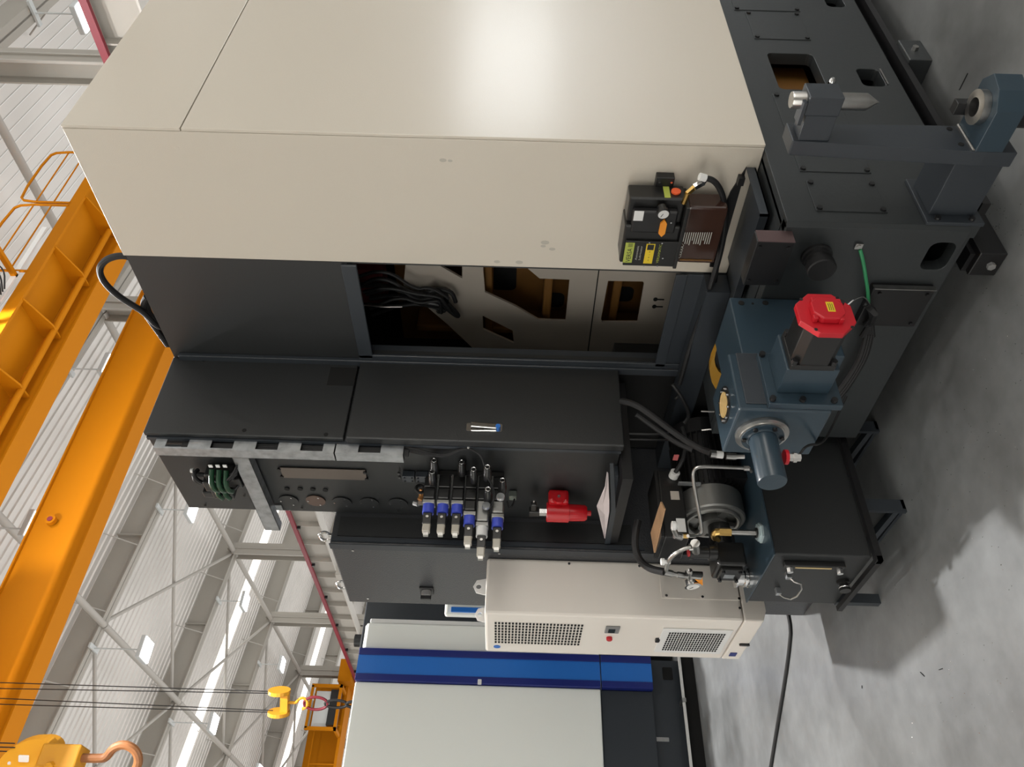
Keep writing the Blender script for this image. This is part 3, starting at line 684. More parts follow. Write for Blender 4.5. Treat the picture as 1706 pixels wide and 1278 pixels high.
yb = F(459, 857).y
mb.box((XF-.045, yt1, z0), (XF-.043, YB1+.10, z1)).box((XF-.045, yt1, z0), (XF-.005, YB1+.10, z0+.002)).box((XF-.045, yt1, z1-.002), (XF-.005, YB1+.10, z1)); mb.build('channel', M_GALV, t)
MB().box((XF-.004, YB1-.06, z0-.03), (XF, YB1-.02, z0)).build('fixing_tab', M_GALV, t)
# plug cluster
t = thing('connector_block', F(370, 797), 'black connector block with dark green sleeved plugs near the top of the control cabinet', 'connector')
MB().box(F(345, 772)+Vector((-.06, 0, -.12)), F(345, 772)+Vector((0, .045, .0))).build('upper_block', M_PLAST, t, bevel=.006)
MB().box(F(345, 805)+Vector((-.05, 0, -.09)), F(345, 805)+Vector((0, .04, .01))).build('lower_block', M_PLAST, t, bevel=.006)
for k, (px, py) in enumerate(((353, 782), (365, 783), (377, 784))):
    p = F(px, py, .05)
    MB().tube([p, p+Vector((-.045, .03, -.0)), p+Vector((-.055, .07, -.005)), p+Vector((-.04, .10, -.01))], .011, 10, smooth=2).build('green_sleeve', M_DGRN, t)
    MB().box(F(px-2, 776, .06)-Vector((.004, .008, .008)), F(px-2, 776, .06)+Vector((0, .008, .008))).build('socket_mark', M_WLAB, t)
MB().box(F(352, 780)+Vector((-.075, 0, -.035)), F(352, 780)+Vector((-.01, .07, .02))).build('relay', M_PLAST, t, bevel=.005)
MB().box(F(372, 800)+Vector((-.06, 0, -.05)), F(372, 800)+Vector((0, .06, .04))).build('relay', M_PLAST, t, bevel=.005)
MB().box(F(392, 782)+Vector((-.05, 0, -.03)), F(392, 782)+Vector((0, .07, .03))).build('relay', M_PLAST, t, bevel=.005)
MB().torus(F(338, 798, .03), X_, .035, .010).build('cable_loop', M_RUBBER, t)
for k in range(6):
    mb = MB(); mb.tube([F(395, 775+3*k, .05), F(388-3*k, 790+4*k, .08), F(372-2*k, 806+4*k, .09), F(352+4*k, 812+3*k, .05)], .004, 6, smooth=2); mb.build('cable_loop', M_RUBBER, t)
for k, (px, py) in enumerate(((361, 806), (373, 806))):
    p = F(px, py, .05); MB().tube([p, p+Vector((-.035, .03, -.005)), p+Vector((-.03, .07, -.015))], .011, 10, smooth=2).build('green_sleeve', M_DGRN, t)
mb = MB()
mb.tube([F(330, 783, .02), F(322, 790, .05), F(328, 800, .06), F(342, 806, .03)], .009, 8, smooth=2)
mb.tube([F(360, 812, .06), F(366, 824, .08), F(376, 828, .08), F(392, 815, .06), F(405, 800, .03)], .006, 8, smooth=2)
mb.tube([F(372, 800, .05), F(385, 790, .07), F(404, 780, .02)], .006, 8, smooth=2)
mb.tube([F(355, 800, .06), F(366, 806, .09), F(380, 806, .07)], .005, 8, smooth=2).build('cable_loop', M_RUBBER, t)
MB().cyl(F(322, 784, .02), F(318, 784, .02), .01, 10).build('gland', M_WLAB, t)
# ================================================================ machine bed casting
XB, YBF, ZB0, ZB1 = 1.848, 1.45, .14, .712
t = thing('machine_bed', (XB, YBF, ZB0), 'dark grey cast machine bed with bolted cover plates and square openings', 'machine bed')
def hole(pts):   # a rounded opening traced on the long face, squared to the face's own axes
    q = [PY(YBF, *p) for p in pts]; x0 = min(v.x for v in q); x1 = max(v.x for v in q)
    z0 = (sorted(v.z for v in q)[0]+sorted(v.z for v in q)[1])/2; z1 = (sorted(v.z for v in q)[-1]+sorted(v.z for v in q)[-2])/2
    return (x0, x1, z0, z1)
H1 = hole([(1279, 89), (1354, 90), (1378, 147), (1297, 148)]); H2 = hole([(1426, 115), (1461, 115), (1479, 144), (1438, 143)]); H3 = hole([(1369, -12), (1396, -12), (1410, 11), (1378, 11)])
def rh(h): return rrect(((h[0]+h[1])/2, YBF, (h[2]+h[3])/2), X_, Z_, h[1]-h[0], h[3]-h[2], .02, 3)
mb = MB(); mb.prism([(XB+.012, YBF, ZB0), (9, YBF, ZB0), (9, YBF, ZB1), (XB+.012, YBF, ZB1)], (0, .045, 0), [rh(H1), rh(H2), rh(H3)])
side = mb.build('side_wall', M_CAST, t, bevel=.002)
MB().box((XB+.05, 1.68, ZB0), (9, 2.50, ZB1-.01)).build('core', M_MATTE, t)
MB().box((XB+.05, YBF+.03, ZB1-.03), (9, 2.50, ZB1)).box((XB+.03, YBF+.03, ZB0), (9, 2.50, ZB0+.03)).build('flange_plate', M_CAST, t)
MB().box((H1[0]-.12, 1.56, H1[2]-.02), (H1[1]+.1, 1.57, H1[3]+.1)).build('amber_wall', M_AMBER, t, label='amber primed inner wall')
MB().box((H2[0]-.02, YBF+.045, H2[2]-.02), (H2[1]+.02, 1.56, H2[2])).box((H2[0]-.02, 1.55, H2[2]-.02), (H2[1]+.02, 1.56, H2[3]+.02)).build('pocket', M_CAST, t)
MB().box((H3[0]-.02, YBF+.045, H3[2]-.02), (H3[1]+.02, 1.56, H3[2])).box((H3[0]-.02, 1.55, H3[2]-.02), (H3[1]+.02, 1.56, H3[3]+.02)).build('pocket', M_CAST, t)
# end wall with one pocket
ph = [PX(XB, *p) for p in ((1554, 404), (1598, 405), (1577, 450), (1529, 449))]
pz0 = .225; pz1 = .33; py0 = ph[0].y; py1 = ph[3].y
mb = MB(); mb.prism([(XB, YBF+.012, ZB0+.03), (XB, 2.5, ZB0+.0), (XB, 2.5, ZB1), (XB, YBF+.012, ZB1)], (.045, 0, 0), [rrect((XB, (py0+py1)/2, (ph[0].z+ph[1].z)/2), Y_, Z_, py1-py0, abs(ph[0].z-ph[1].z), .025, 4)])
mb.build('end_wall', M_CAST, t, bevel=.002)
MB().prism([(XB, YBF+.012, ZB0+.03), (XB+.012, YBF, ZB0+.03), (XB+.012, YBF, ZB1), (XB, YBF+.012, ZB1)], (.01, .012, 0)).build('corner_chamfer', M_CAST, t)
def cover(pts, label=None):
    q = [PY(YBF, *p) for p in pts]; x0 = min(v.x for v in q); x1 = max(v.x for v in q); zs = sorted(v.z for v in q)
    z0 = (zs[0]+zs[1])/2; z1 = (zs[2]+zs[3])/2
    c = MB().box((x0, YBF-.003, z0), (x1, YBF, z1)).build('cover_plate', M_CAST, t, bevel=.001)
    for x in (x0+.012, x1-.012):
        for z in (z0+.012, z1-.012): MB().cyl((x, YBF-.003, z), (x, YBF-.009, z), .009, 8).build('cover_bolt', M_BLACK, c)
cover([(1344, 304), (1456, 305), (1478, 353), (1358, 352)])
cover([(1288, 157), (1398, 160), (1445, 287), (1331, 286)])
cover([(1241, 21), (1331, 23), (1350, 66), (1257, 65)])
cover([(1200, -60), (1300, -60), (1329, 18), (1220, 17)])
MB().lathe(PY(YBF, 1384, 142), -Y_, [(0, .014), (.01, .014), (.02, .012), (.028, .006)], 14).build('lifting_plug', M_CHROME, t)
# weld bead under pocket
MB().beam((H2[0]+.01, YBF-.002, H2[2]-.005), (H2[1]-.005, YBF-.002, H2[2]-.005), .006, .006).build('weld', M_STEEL, t)
# plug on the end face
pl = thing('shaft_plug', (XB, 1.567, .595), 'round black stepped plug sticking out of the bed end above the green wire', 'plug')
MB().lathe((XB, 1.567, .592), (-1, 0, -.02), [(0, .046), (.010, .046), (.012, .040), (.022, .040), (.024, .034), (.040, .032), (.045, .043), (.068, .043), (.072, .040)], 28).build('plug', M_RUBBER, pl)
# boxes on the end face
bx = thing('terminal_box', (XB, 1.56, .74), 'flat black terminal box with a painted lit side at the upper corner of the bed end', 'box')
a = PX(1.80, 1261, 402); b_ = PX(1.80, 1322, 475)
MB().box((1.80, a.y, .690), (XB, 1.655, .803)).build('body', M_BLACK, bx, bevel=.003)
MB().box((1.797, a.y-.003, .692), (XB, a.y, .800)).build('lit_side', mat('rosy_side_light', (.22, .15, .15, 1), .3, .8), bx)  # reddish light on this side of the box put into the plate's colour
mb = MB()
for y in (a.y+.02, 1.635):
    for z in (.705, .79): mb.cyl((1.80, y, z), (1.794, y, z), .006, 8)
mb.build('screw', M_BLACK, bx)
bx = thing('terminal_box', (XB, 1.75, .28), 'black terminal box low on the bed end, beside the cable knot', 'box')
MB().box((1.82, 1.672, .190), (XB, 1.838, .385)).build('body', M_BLACK, bx, bevel=.003)
MB().box((1.816, 1.669, .190), (1.835, 1.672, .383)).build('lit_edge_strip', M_STEEL, bx)  # light catching the black box's edge, put in as a bright strip
mb = MB()
for y in (1.69, 1.82):
    for z in (.21, .36): mb.cyl((1.82, y, z), (1.813, y, z), .006, 8)
mb.build('screw', M_BLACK, bx)
# ground wire and cable knot
gw = thing('ground_wire', PX(XB, 1430, 410), 'short green earth wire bolted to the bed end with a crimped lug', 'wire')
p0 = PX(XB-.006, 1430, 410)
MB().box(p0-Vector((.003, .010, .012)), p0+Vector((.003, .010, .010))).cyl(p0, p0-X_*.006, .007, 8).build('lug', M_STEEL, gw)
MB().tube([PX(XB-.008, 1433, 416), PX(XB-.02, 1438, 435), PX(XB-.03, 1442, 460), PX(XB-.035, 1446, 485), PX(XB-.04, 1447, 508)], .0055, 8, smooth=2).build('wire', M_GREEN, gw)
ck = thing('power_cable', PX(XB-.05, 1450, 530), 'thick black cables knotted beside the servo motor and dropping behind the tank', 'cable')
for k in range(7):
    a = random.random()*3
    MB().tube([PX(XB-.05-.008*k, 1440+3*k, 505+3*k), PX(XB-.07, 1462-2*k, 520+4*k), PX(XB-.06, 1440+2*k, 545-3*k), PX(XB-.05, 1452, 535+k), PX(XB-.05, 1436+3*k, 560)], .009, 8, smooth=2).build('loop', M_RUBBER, ck)
for k in range(3):
    MB().tube([PX(XB-.05, 1444+4*k, 555), PX(XB-.05, 1436+4*k, 590), PX(XB-.05, 1420+4*k, 620), PX(XB-.05, 1395+5*k, 655), PX(XB-.05, 1360+5*k, 690)], .010, 8, smooth=2).build('cable', M_RUBBER, ck)
MB().tube([PX(XB-.14, 1412, 508), PX(XB-.12, 1425, 497), PX(XB-.09, 1440, 493), PX(XB-.06, 1450, 510)], .003, 6, smooth=2).build('thin_wire', M_CHROME, ck)
# foot blocks
def foot(cx, cy, sx, sy, label, side):
    f = thing('levelling_foot', (cx, cy, 0), label, 'foot', 'levelling feet')
    MB().box((cx-sx/2, cy-sy/2, 0), (cx+sx/2, cy+sy/2, .085)).build('block', M_BLACK if side else M_CAST, f, bevel=.004)
    MB().box((cx-sx/2+.02, cy-sy/2+.02, .085), (cx+sx/2, cy+sy/2, .10)).build('wedge', M_BLACK, f)
    if side: MB().cyl((cx-sx/2, cy, .034), (cx-sx/2-.012, cy, .034), .013, 6).build('bolt', M_BEZEL, f)
    else: MB().cyl((cx, cy-sy/2, .045), (cx, cy-sy/2-.014, .045), .012, 6).build('bolt', M_STEEL, f)
foot(2.86, 1.475, .15, .11, 'square levelling foot with hex bolt under the long side of the bed', 0)
foot(1.985, 1.605, .23, .09, 'black levelling foot under the bed corner below the end pocket', 1)
foot(4.35, 1.52, .16, .10, 'black levelling foot at the top right edge of the picture, under the bed', 0)
wb = MB().box((1.95, YBF-.015, .085), (9, YBF+.03, .11)).build('bed_ledge', M_BLACK, side)
# ================================================================ chip tray bracket
t = thing('drip_tray', (2.0, 1.6, .76), 'slate grey angled sheet metal tray between the bed end and the lubricator', 'tray')
xt0 = 1.965; yt0_ = 1.512; xt1 = 2.214; yt1_ = 1.90; zt = .757
MB().box((xt0, yt0_, zt-.03), (xt0+.006, yt1_, zt)).box((xt0, yt0_, zt-.03), (xt1, yt0_+.006, zt)).box((xt0, yt0_, zt-.03), (xt1, yt1_, zt-.026)).build('rim', M_FRAME, t)
mb = MB(); mb.prism([(xt1, yt0_, zt), (xt1, yt1_+.05, zt), (xt1, yt1_+.05, zt+.03), (xt1, yt1_-.12, zt+.05), (xt1, yt0_+.1, zt+.03)], (.006, 0, 0)); mb.build('back_rim', M_BLACK, t)
MB().box((xt1-.02, yt0_+.03, zt), (xt1+.005, yt0_+.06, zt+.02)).box((xt1-.02, yt1_-.08, zt+.01), (xt1+.005, yt1_-.05, zt+.05)).build('clip', M_BLACK, t)
# ================================================================ support post with pin and ring
PXa, PXb, PYf, PYb = 1.883, 1.985, 1.205, 1.250
t = thing('support_bracket', (1.93, 1.3, .12), 'slate support post off the bed corner, with pointed pin above and bush below', 'bracket')
mb = MB(); mb.prism([(PXa+.012, PYf, .76), (PXb, PYf, .76), (PXb+.012, PYf, .155), (PXa-.016, PYf, .155), (PXa-.016, PYf, .24)], (0, PYb-PYf, 0)); mb.build('post', M_FRAME, t, bevel=.003)
MB().box((1.893, PYb, .155), (2.037, YBF-.012, .291)).build('stub_beam', M_FRAME, t, bevel=.002)
MB().prism([(1.858, YBF-.012, .135), (2.07, YBF-.012, .135), (2.07, YBF-.012, .305), (1.858, YBF-.012, .305)], (0, .012, 0)).build('foot_plate', M_FRAME, t, bevel=.002)
mb = MB()
for x in (1.875, 2.05):
    for z in (.17, .27): mb.cyl((x, YBF-.012, z), (x, YBF-.02, z), .009, 8)
mb.build('plate_bolt', M_BLACK, t)
ua = MB().box((1.897, 1.13, .662), (1.963, PYf, .746)).build('upper_arm', M_FRAME, t, bevel=.002)
pb = MB().box((1.895, 1.075, .660), (1.968, 1.13, .752)).build('pin_block', M_FRAME, t, bevel=.003)
MB().box((1.890, 1.09, .755), (1.93, 1.155, .764)).build('clamp_ear', M_FRAME, t)
px_, py_ = 1.928, 1.103
MB().lathe((px_, py_, .788), -Z_, [(0, .021), (.004, .0225), (.200, .0225), (.236, .0)], 24).build('pin', M_STEEL, t, label='bright steel pin with a pointed tip')
lw = MB(); lw.prism([(PXa-.016, PYf, .272), (PXb+.012, PYf, .272), (PXb+.012, 1.065, .272), (PXb-.025, 1.03, .272), (PXa+.02, 1.045, .272), (PXa-.016, 1.085, .272)], (0, 0, -.075)); lw.build('lower_arm', M_BLUE, t, bevel=.002)
rc = PZ(.285, 1634, 183)
mb = MB(); n = 32
prof = [(0, .024), (0, .046), (.018, .046), (.018, .024)]
vs = []; 
for h, r in [(0, .025), (0, .046), (.020, .046), (.020, .042), (.022, .025)]:
    for i in range(n): vs.append(Vector((1.935, 1.113, .2725+h))+Vector((cos(2*pi*i/n)*r, sin(2*pi*i/n)*r, 0)))
m5 = 5
mb.add(vs, [(k*n+i, k*n+(i+1) % n, ((k+1) % m5)*n+(i+1) % n, ((k+1) % m5)*n+i) for k in range(m5) for i in range(n)]); mb.sm = True
mb.build('bush', M_STEEL, t, label='bright steel bush')
MB().cyl((1.935, 1.113, .2722), (1.935, 1.113, .2735), .025, 24).build('bore', M_MATTE, t)
MB().cyl((1.935, 1.113, .197), (1.935, 1.113, .12), .05, 28).build('lower_cup', M_BLACK, t)
MB().box((1.972, 1.125, .273), (2.0, 1.16, .318)).build('stop_block', M_BLACK, t, bevel=.002)
mb = MB()
for x, z in ((1.975, .305), (1.90, .298)): mb.cyl((x, PYf-.002, z), (x, PYf+.002, z), .008, 10)
mb.build('hole', M_MATTE, t)
MB().tube([(PXa-.012, PYf-.002, .275), (PXb+.01, PYf-.002, .275)], .004, 6).tube([(1.905, PYf-.003, .724), (1.985, PYf-.003, .724)], .003, 6).build('weld_bead', M_STEEL, t)
# ================================================================ gear housing
GX0, GX1, GY0, GY1, GZ0, GZ1 = 1.385, 1.60, 1.752, 1.970, .590, .858
t = thing('gear_housing', (GX0, GY0, GZ0), 'blue grey gear housing with a cylinder cover, carried on an arm from the bed end', 'gearbox')
MB().box((GX0, GY0, GZ0), (GX1, GY1, GZ1)).build('case', M_BLUE, t, bevel=.006)
MB().box((GX1, GY0, .50), (XB-.002, GY1, .815)).build('arm', M_BLUE, t, bevel=.004)
MB().box((GX0+.02, GY0-.004, .60), (GX1, GY0, .835)).build('front_panel', M_FRAME, t, bevel=.002)
mb = MB()
for px, py in ((1235, 505), (1275, 505), (1254, 506)):
    p = PY(GY0, px, py)
    mb.cyl(p, p-Y_*.0015, .010 if px != 1254 else .004, 14)
mb.build('bolt_hole', M_MATTE, t)
c = Vector((1.487, 1.862, GZ1))
dd = MB().cyl(c, c+Z_*.004, .058, 32).build('sight_ring', M_BLACK, t)
MB().cyl(c+Z_*.004, c+Z_*.006, .040, 32).build('sight_glass', mat('yellow_oil_glass', (.75, .52, .22, 1), .35, var=.5, vscale=60), dd)
mb = MB()
for k in range(8): q = c+Z_*.004+X_*.049*cos(k*pi/4)+Y_*.049*sin(k*pi/4); mb.cyl(q, q+Z_*.004, .0035, 8)
mb.build('sight_screw', M_CHROME, dd)
c = Vector((GX0, 1.862, .765))
fl = MB().lathe(c, -X_, [(0, .078), (.010, .078), (.012, .066), (.016, .066), (.018, .052), (.020, .052)], 36).build('flange_ring', M_STEEL, t)
MB().lathe(c, -X_, [(.012, .062), (.021, .062), (.022, .048), (.026, .044)], 36).build('retainer', M_BLUE, t)
mb = MB()
for k in range(6):
    a = k*pi/3+.4; q = c-X_*.018+Y_*.055*cos(a)+Z_*.055*sin(a); mb.cyl(q, q-X_*.010, .007, 8)
mb.build('flange_bolt', M_BLACK, t)
MB().lathe(c, -X_, [(.01, .0415), (.170, .0415), (.174, .040)], 36).build('cylinder_cover', M_BLUE, t, label='round blue grey cylinder')
q = PX(1.30, 1313, 772)
rf = MB().cyl((1.30, 1.862, .715), (1.30, 1.862, .705), .022, 14).build('red_fitting', M_RED, t)
MB().cyl((1.30, 1.862, .705), (1.30, 1.862, .668), .012, 6).cyl((1.30, 1.862, .69), (1.30, 1.862, .68), .016, 6).build('pipe_fitting', M_STEEL, t)
MB().tube([(1.31, 1.862, .668), (1.33, 1.84, .65), PX(1.40, 1370, 740), PX(1.5, 1385, 715), PX(1.6, 1410, 660)], .004, 8, smooth=2).build('feed_wire', M_RUBBER, t)
MB().box((1.39, 1.729, .565), (1.585, 1.752, .776)).build('adapter_plate', M_BLUE, t, bevel=.002)
MB().box((1.431, 1.625, .600), (1.565, 1.729, .748)).build('coupling_case', M_BLUE, t, bevel=.003)
mb = MB()
for x in (1.405, 1.575):
    for z in (.59, .68, .765): mb.cyl((x, 1.729, z), (x, 1.718, z), .009, 10)
for z in (.64, .71): mb.cyl((1.575, 1.729, z), (1.575, 1.718, z), .007, 10)
mb.build('adapter_bolt', M_BLACK, t)
# yellow hand wheel behind the arm
t = thing('yellow_ring_cover', (1.95, 2.12, .76), 'yellow ring with a black centre behind the gear housing arm', 'ring')
mb = MB(); mb.prism(circ((1.93, 2.15, .620), Y_, Z_, .23, .155, 32), (.03, 0, 0), [circ((1.93, 2.11, .655), Y_, Z_, .15, .115, 24)]); mb.build('ring', M_RING, t)
MB().prism(circ((1.945, 2.11, .655), Y_, Z_, .15, .115, 24), (.012, 0, 0)).build('centre', M_BLACK, t)
# ================================================================ servo motor
SX, SZ = 1.490, .680
t = thing('servo_motor', (SX, 1.55, SZ), 'black servo motor with a red octagonal end cap bolted to the gear housing', 'motor')
def octo(y, rx, rz, ch): 
    c = [(-rx+ch, -rz), (rx-ch, -rz), (rx, -rz+ch), (rx, rz-ch), (rx-ch, rz), (-rx+ch, rz), (-rx, rz-ch), (-rx, -rz+ch)]
    return [Vector((SX+a, y, SZ+b)) for a, b in c]
MB().prism(octo(1.480, .060, .060, .022), (0, .130, 0)).build('body', M_PLAST, t, bevel=.002)
MB().box((SX-.062, 1.605, SZ-.062), (SX+.062, 1.625, SZ+.062)).build('mounting_flange', M_PLAST, t, bevel=.002)
mb = MB()
for a in (-1, 1):
    for b in (-1, 1): mb.cyl((SX+a*.054, 1.605, SZ+b*.054), (SX+a*.054, 1.59, SZ+b*.054), .009, 8)
mb.build('motor_bolt', M_BLACK, t)
cp = MB().prism(octo(1.462, .074, .074, .042), (0, .018, 0)).build('red_flange', M_RED, t, bevel=.002, label='red octagonal cap')
MB().prism(octo(1.440, .040, .042, .020), (0, .022, 0)).build('red_hub', M_RED, cp, bevel=.004)
for a, b in ((-.03, .038), (.034, .03), (-.032, -.03), (.03, -.036)):
    MB().box((SX+a-.008, 1.444, SZ+b-.006), (SX+a+.008, 1.462, SZ+b+.006)).build('hub_ear', M_RED, cp, bevel=.002)
yl = MB().prism(rrect((SX+.002, 1.4395, SZ-.006), X_, Z_, .036, .020, .001), (0, .0006, 0)).build('yellow_warning_label', M_YLAB, cp)
for k in range(3): MB().box((SX-.012, 1.4390, SZ-.012+.005*k), (SX+.014, 1.4394, SZ-.0105+.005*k)).build('label_line', M_INK, cp)
mb = MB()
for a, b in ((-.062, .04), (.05, .055), (-.05, -.058), (.06, -.045)): mb.cyl((SX+a, 1.462, SZ+b), (SX+a, 1.4605, SZ+b), .005, 8)
mb.build('cap_hole', M_BLACK, cp)
MB().cyl((SX+.03, 1.462, SZ-.045), (SX+.03, 1.447, SZ-.045), .008, 10).build('cap_bolt', M_PLAST, cp)
# ================================================================ hydraulic tank
TX0, TX1, TY0, TY1, TZ0, TZ1 = 1.363, 1.95, 2.57, 2.978, .178, .540
t = thing('oil_tank', (TX0, TY0, 0), 'dark rectangular oil tank on a welded stand, with level gauge and wire handle', 'tank')
MB().box((TX0, TY0, TZ0), (TX1, TY1, TZ1-.006)).build('tank_body', M_DARK, t, bevel=.006)
MB().box((TX0-.004, TY0-.004, TZ1-.006), (TX1, TY1+.004, TZ1)).build('tank_lid', M_BLUE, t, bevel=.001)
# stand
mb = MB().box((TX0-.03, TY0-.03, TZ0-.02), (TX1+.03, TY0-.005, TZ0+.004)).box((TX0-.03, TY0-.03, TZ0-.02), (TX0-.01, TY1, TZ0))
mb.build('tray_rim', M_BLACK, t)
for x in (1.565, 1.94):
    MB().box((x-.012, TY0-.01, .0), (x+.04, TY0+.005, TZ0-.01)).build('leg', M_FRAME, t)
    MB().box((x-.0, TY0-.01, .0), (x+.04, TY1+.05, .012)).build('floor_bar', M_FRAME, t)
    MB().beam((x+.02, TY0, .02), (x-.10, TY0+.33, TZ0-.03), .03, .02).build('brace', M_FRAME, t)
MB().box((TX0, TY1-.02, 0), (TX0+.04, TY1+.01, TZ0)).build('leg', M_FRAME, t)
# gauge and handle on the short face
g0 = PX(TX0, 1306, 934); g1_ = PX(TX0, 1404, 941)
gz1, gz0, gy = g0.z, g1_.z, (g0.y+g1_.y)/2
lg = MB().box((TX0-.022, gy-.014, gz0), (TX0, gy+.014, gz1)).build('level_gauge', M_PLAST, t, bevel=.003)
MB().box((TX0-.024, gy-.003, gz0+.05), (TX0-.022, gy+.003, gz1-.04)).build('gauge_tube', mat('oil_sight_tube', (.65, .5, .25, 1), .3), lg)
mb = MB()
for z in (gz0+.02, gz1-.02): mb.cyl((TX0-.022, gy+.004, z), (TX0-.04, gy+.006, z), .012, 6)
mb.build('gauge_nut', M_CHROME, lg)
hy0 = PX(TX0, 1312, 953).y; hy1 = PX(TX0, 1300, 980).y; hz = PX(TX0, 1312, 953).z
hn = MB().tube([(TX0, hy0, hz), (TX0-.035, hy0, hz-.005), (TX0-.05, hy0+.004, hz-.055), (TX0-.05, hy1-.004, hz-.055), (TX0-.035, hy1, hz-.005), (TX0, hy1, hz)], .0035, 8, smooth=1).build('wire_handle', M_STEEL, t)
mb = MB()
for y in (hy0, hy1): mb.box((TX0-.028, y-.010, hz-.010), (TX0, y+.010, hz+.010))
mb.build('handle_block', M_GALV, hn, bevel=.002)
p = PX(TX0, 1404, 968)
MB().lathe(p, -X_, [(0, .024), (.012, .024), (.014, .017), (.028, .017), (.030, .021), (.042, .021)], 20).build('drain_plug', M_PLAST, t)
MB().torus(p-X_*.029, X_, .019, .003).build('drain_ring', M_CHROME, t)
# ================================================================ hydraulic motor and pump
MZ, MY = .678, 2.80
t = thing('hydraulic_motor', (1.75, MY, TZ1), 'black finned motor on the oil tank with a tan board on top', 'motor')
MB().cyl((1.728, MY, MZ), (2.02, MY, MZ), .118, 36).build('motor_body', M_BLACK, t)
mb = MB()
for k in range(36):
    a = 2*pi*k/36; d = Vector((0, cos(a), sin(a))); w = Vector((0, -sin(a), cos(a)))
    mb.prism([Vector((1.74, MY, MZ))+d*.112+w*.002, Vector((1.74, MY, MZ))+d*.112-w*.002, Vector((1.74, MY, MZ))+d*.138-w*.0015, Vector((1.74, MY, MZ))+d*.138+w*.0015], (.25, 0, 0))
mb.build('cooling_fins', M_PLAST, t, smooth=False)
MB().cyl((1.99, MY, MZ), (2.06, MY, MZ), .135, 36).build('fan_cowl', M_BLACK, t)
MB().box((1.76, MY-.12, TZ1), (1.80, MY+.12, MZ-.05)).box((1.93, MY-.12, TZ1), (1.97, MY+.12, MZ-.05)).build('motor_foot', M_BLACK, t)
MB().lathe((1.728, MY, MZ), -X_, [(0, .125), (.004, .132), (.10, .134), (.106, .128), (.108, .112), (.09, .105)], 40).build('bell_housing', M_ALU, t)
mb = MB(); mb.torus((1.617, MY, MZ), X_, .105, .010, 40, 8)
mb.cyl((1.63, MY, MZ), (1.60, MY, MZ), .06, 28); mb.build('flange_ring', M_ALU, t)
mb = MB()
for a in (20, 110, 200, 290): mb.beam(Vector((1.62, MY+.06*cos(radians(a)), MZ+.06*sin(radians(a)))), Vector((1.62, MY+.11*cos(radians(a)), MZ+.11*sin(radians(a)))), .035, .02, (1, 0, 0))
mb.build('spoke', M_ALU, t)
ZT = PY(2.70, 1100, 880).z
tb = MB().box((1.49, 2.70, .805), (1.80, 2.88, ZT-.014)).build('terminal_box', M_PLAST, t, bevel=.006)
MB().prism([PZ(ZT, 1103, 836), PZ(ZT, 1109, 848), PZ(ZT, 1092, 921), PZ(ZT, 1086, 888)], (0, 0, .006)).build('tan_board', M_WOOD, tb)
MB().box((1.492, 2.698, ZT-.014), (1.798, 2.882, ZT)).build('box_lid', M_PLAST, tb, bevel=.002)
MB().box((1.515, 2.699, .815), (1.575, 2.70, .85)).build('white_label', M_WLAB, tb)
MB().box((1.66, 2.6985, .825), (1.70, 2.70, .86)).build('tape_patch', M_INNER, tb)
MB().cyl((1.77, 2.70, .84), (1.775, 2.672, .835), .020, 12).build('cable_gland', M_WLAB, tb)
MB().tube([(1.775, 2.675, .835), (1.80, 2.63, .81), (1.87, 2.60, .79), (1.95, 2.60, .80)], .009, 8, smooth=2).build('cable', M_RUBBER, tb)
MB().box((1.715, 2.66, .74), (1.722, 2.68, .83)).build('eye_plate', M_GALV, t)
q = PX(1.80, 1126, 763); MB().box(q-Vector((0, .018, .010)), q+Vector((.004, .018, .010))).build('red_label', mat('red_white_label', (.5, .12, .12, 1), .5), t)
t = thing('hydraulic_pump', (1.45, 2.78, TZ1), 'black piston pump with brass elbow on the oil tank lid', 'pump')
MB().box((1.40, 2.735, .585), (1.50, 2.865, .70)).build('pump_body', M_PLAST, t, bevel=.01)
MB().cyl((1.50, MY, .655), (1.60, MY, .655), .045, 20).build('pump_nose', M_PLAST, t)
MB().lathe((1.45, 2.74, .70), Z_, [(0, .03), (.03, .03), (.032, .024), (.09, .024), (.092, .028), (.105, .028)], 18).build('control_barrel', M_PLAST, t)
MB().cyl((1.45, 2.74, .805), (1.45, 2.74, .810), .018, 14).build('red_ring', M_REDF, t)
MB().box((1.385, 2.755, .60), (1.40, 2.845, .685)).build('valve_block', M_PLAST, t, bevel=.004)
MB().box((1.3835, 2.79, .625), (1.385, 2.82, .665)).build('nameplate', M_GALV, t)
mb = MB()
for y in (2.765, 2.835):
    for z in (.61, .675): mb.cyl((1.385, y, z), (1.376, y, z), .008, 6)
mb.build('pump_bolt', M_BLACK, t)
pf = PZ(TZ1, 1268, 888)
fx, fy_ = pf.x, pf.y
t = thing('return_pipe', (fx, fy_, TZ1), 'steel return pipe with brass elbow rising from a white flange on the tank lid', 'pipe')
MB().lathe((fx, fy_, TZ1), Z_, [(0, .040), (.008, .040), (.010, .034), (.016, .034)], 6).build('flange', mat('pale_blue_flange', (.50, .60, .62, 1), .3, .3), t)
MB().cyl((fx, fy_, TZ1+.016), (fx, fy_, TZ1+.022), .020, 20).build('seal', M_BLACK, t)
zt_ = PY(fy_, 1216, 887).z
MB().cyl((fx, fy_, TZ1+.01), (fx, fy_, zt_), .0115, 18).build('pipe', M_STEEL, t)
MB().cyl((fx, fy_, zt_-.004), (fx, fy_, zt_+.042), .0155, 6).tube([(fx, fy_, zt_+.035), (fx, fy_+.005, zt_+.055), (fx, fy_+.03, zt_+.055), (fx, fy_+.05, zt_+.045)], .014, 10, smooth=1).cyl((fx, fy_+.03, zt_+.052), (fx, fy_+.06, zt_+.03), .013, 6).build('elbow', M_BRASS, t)
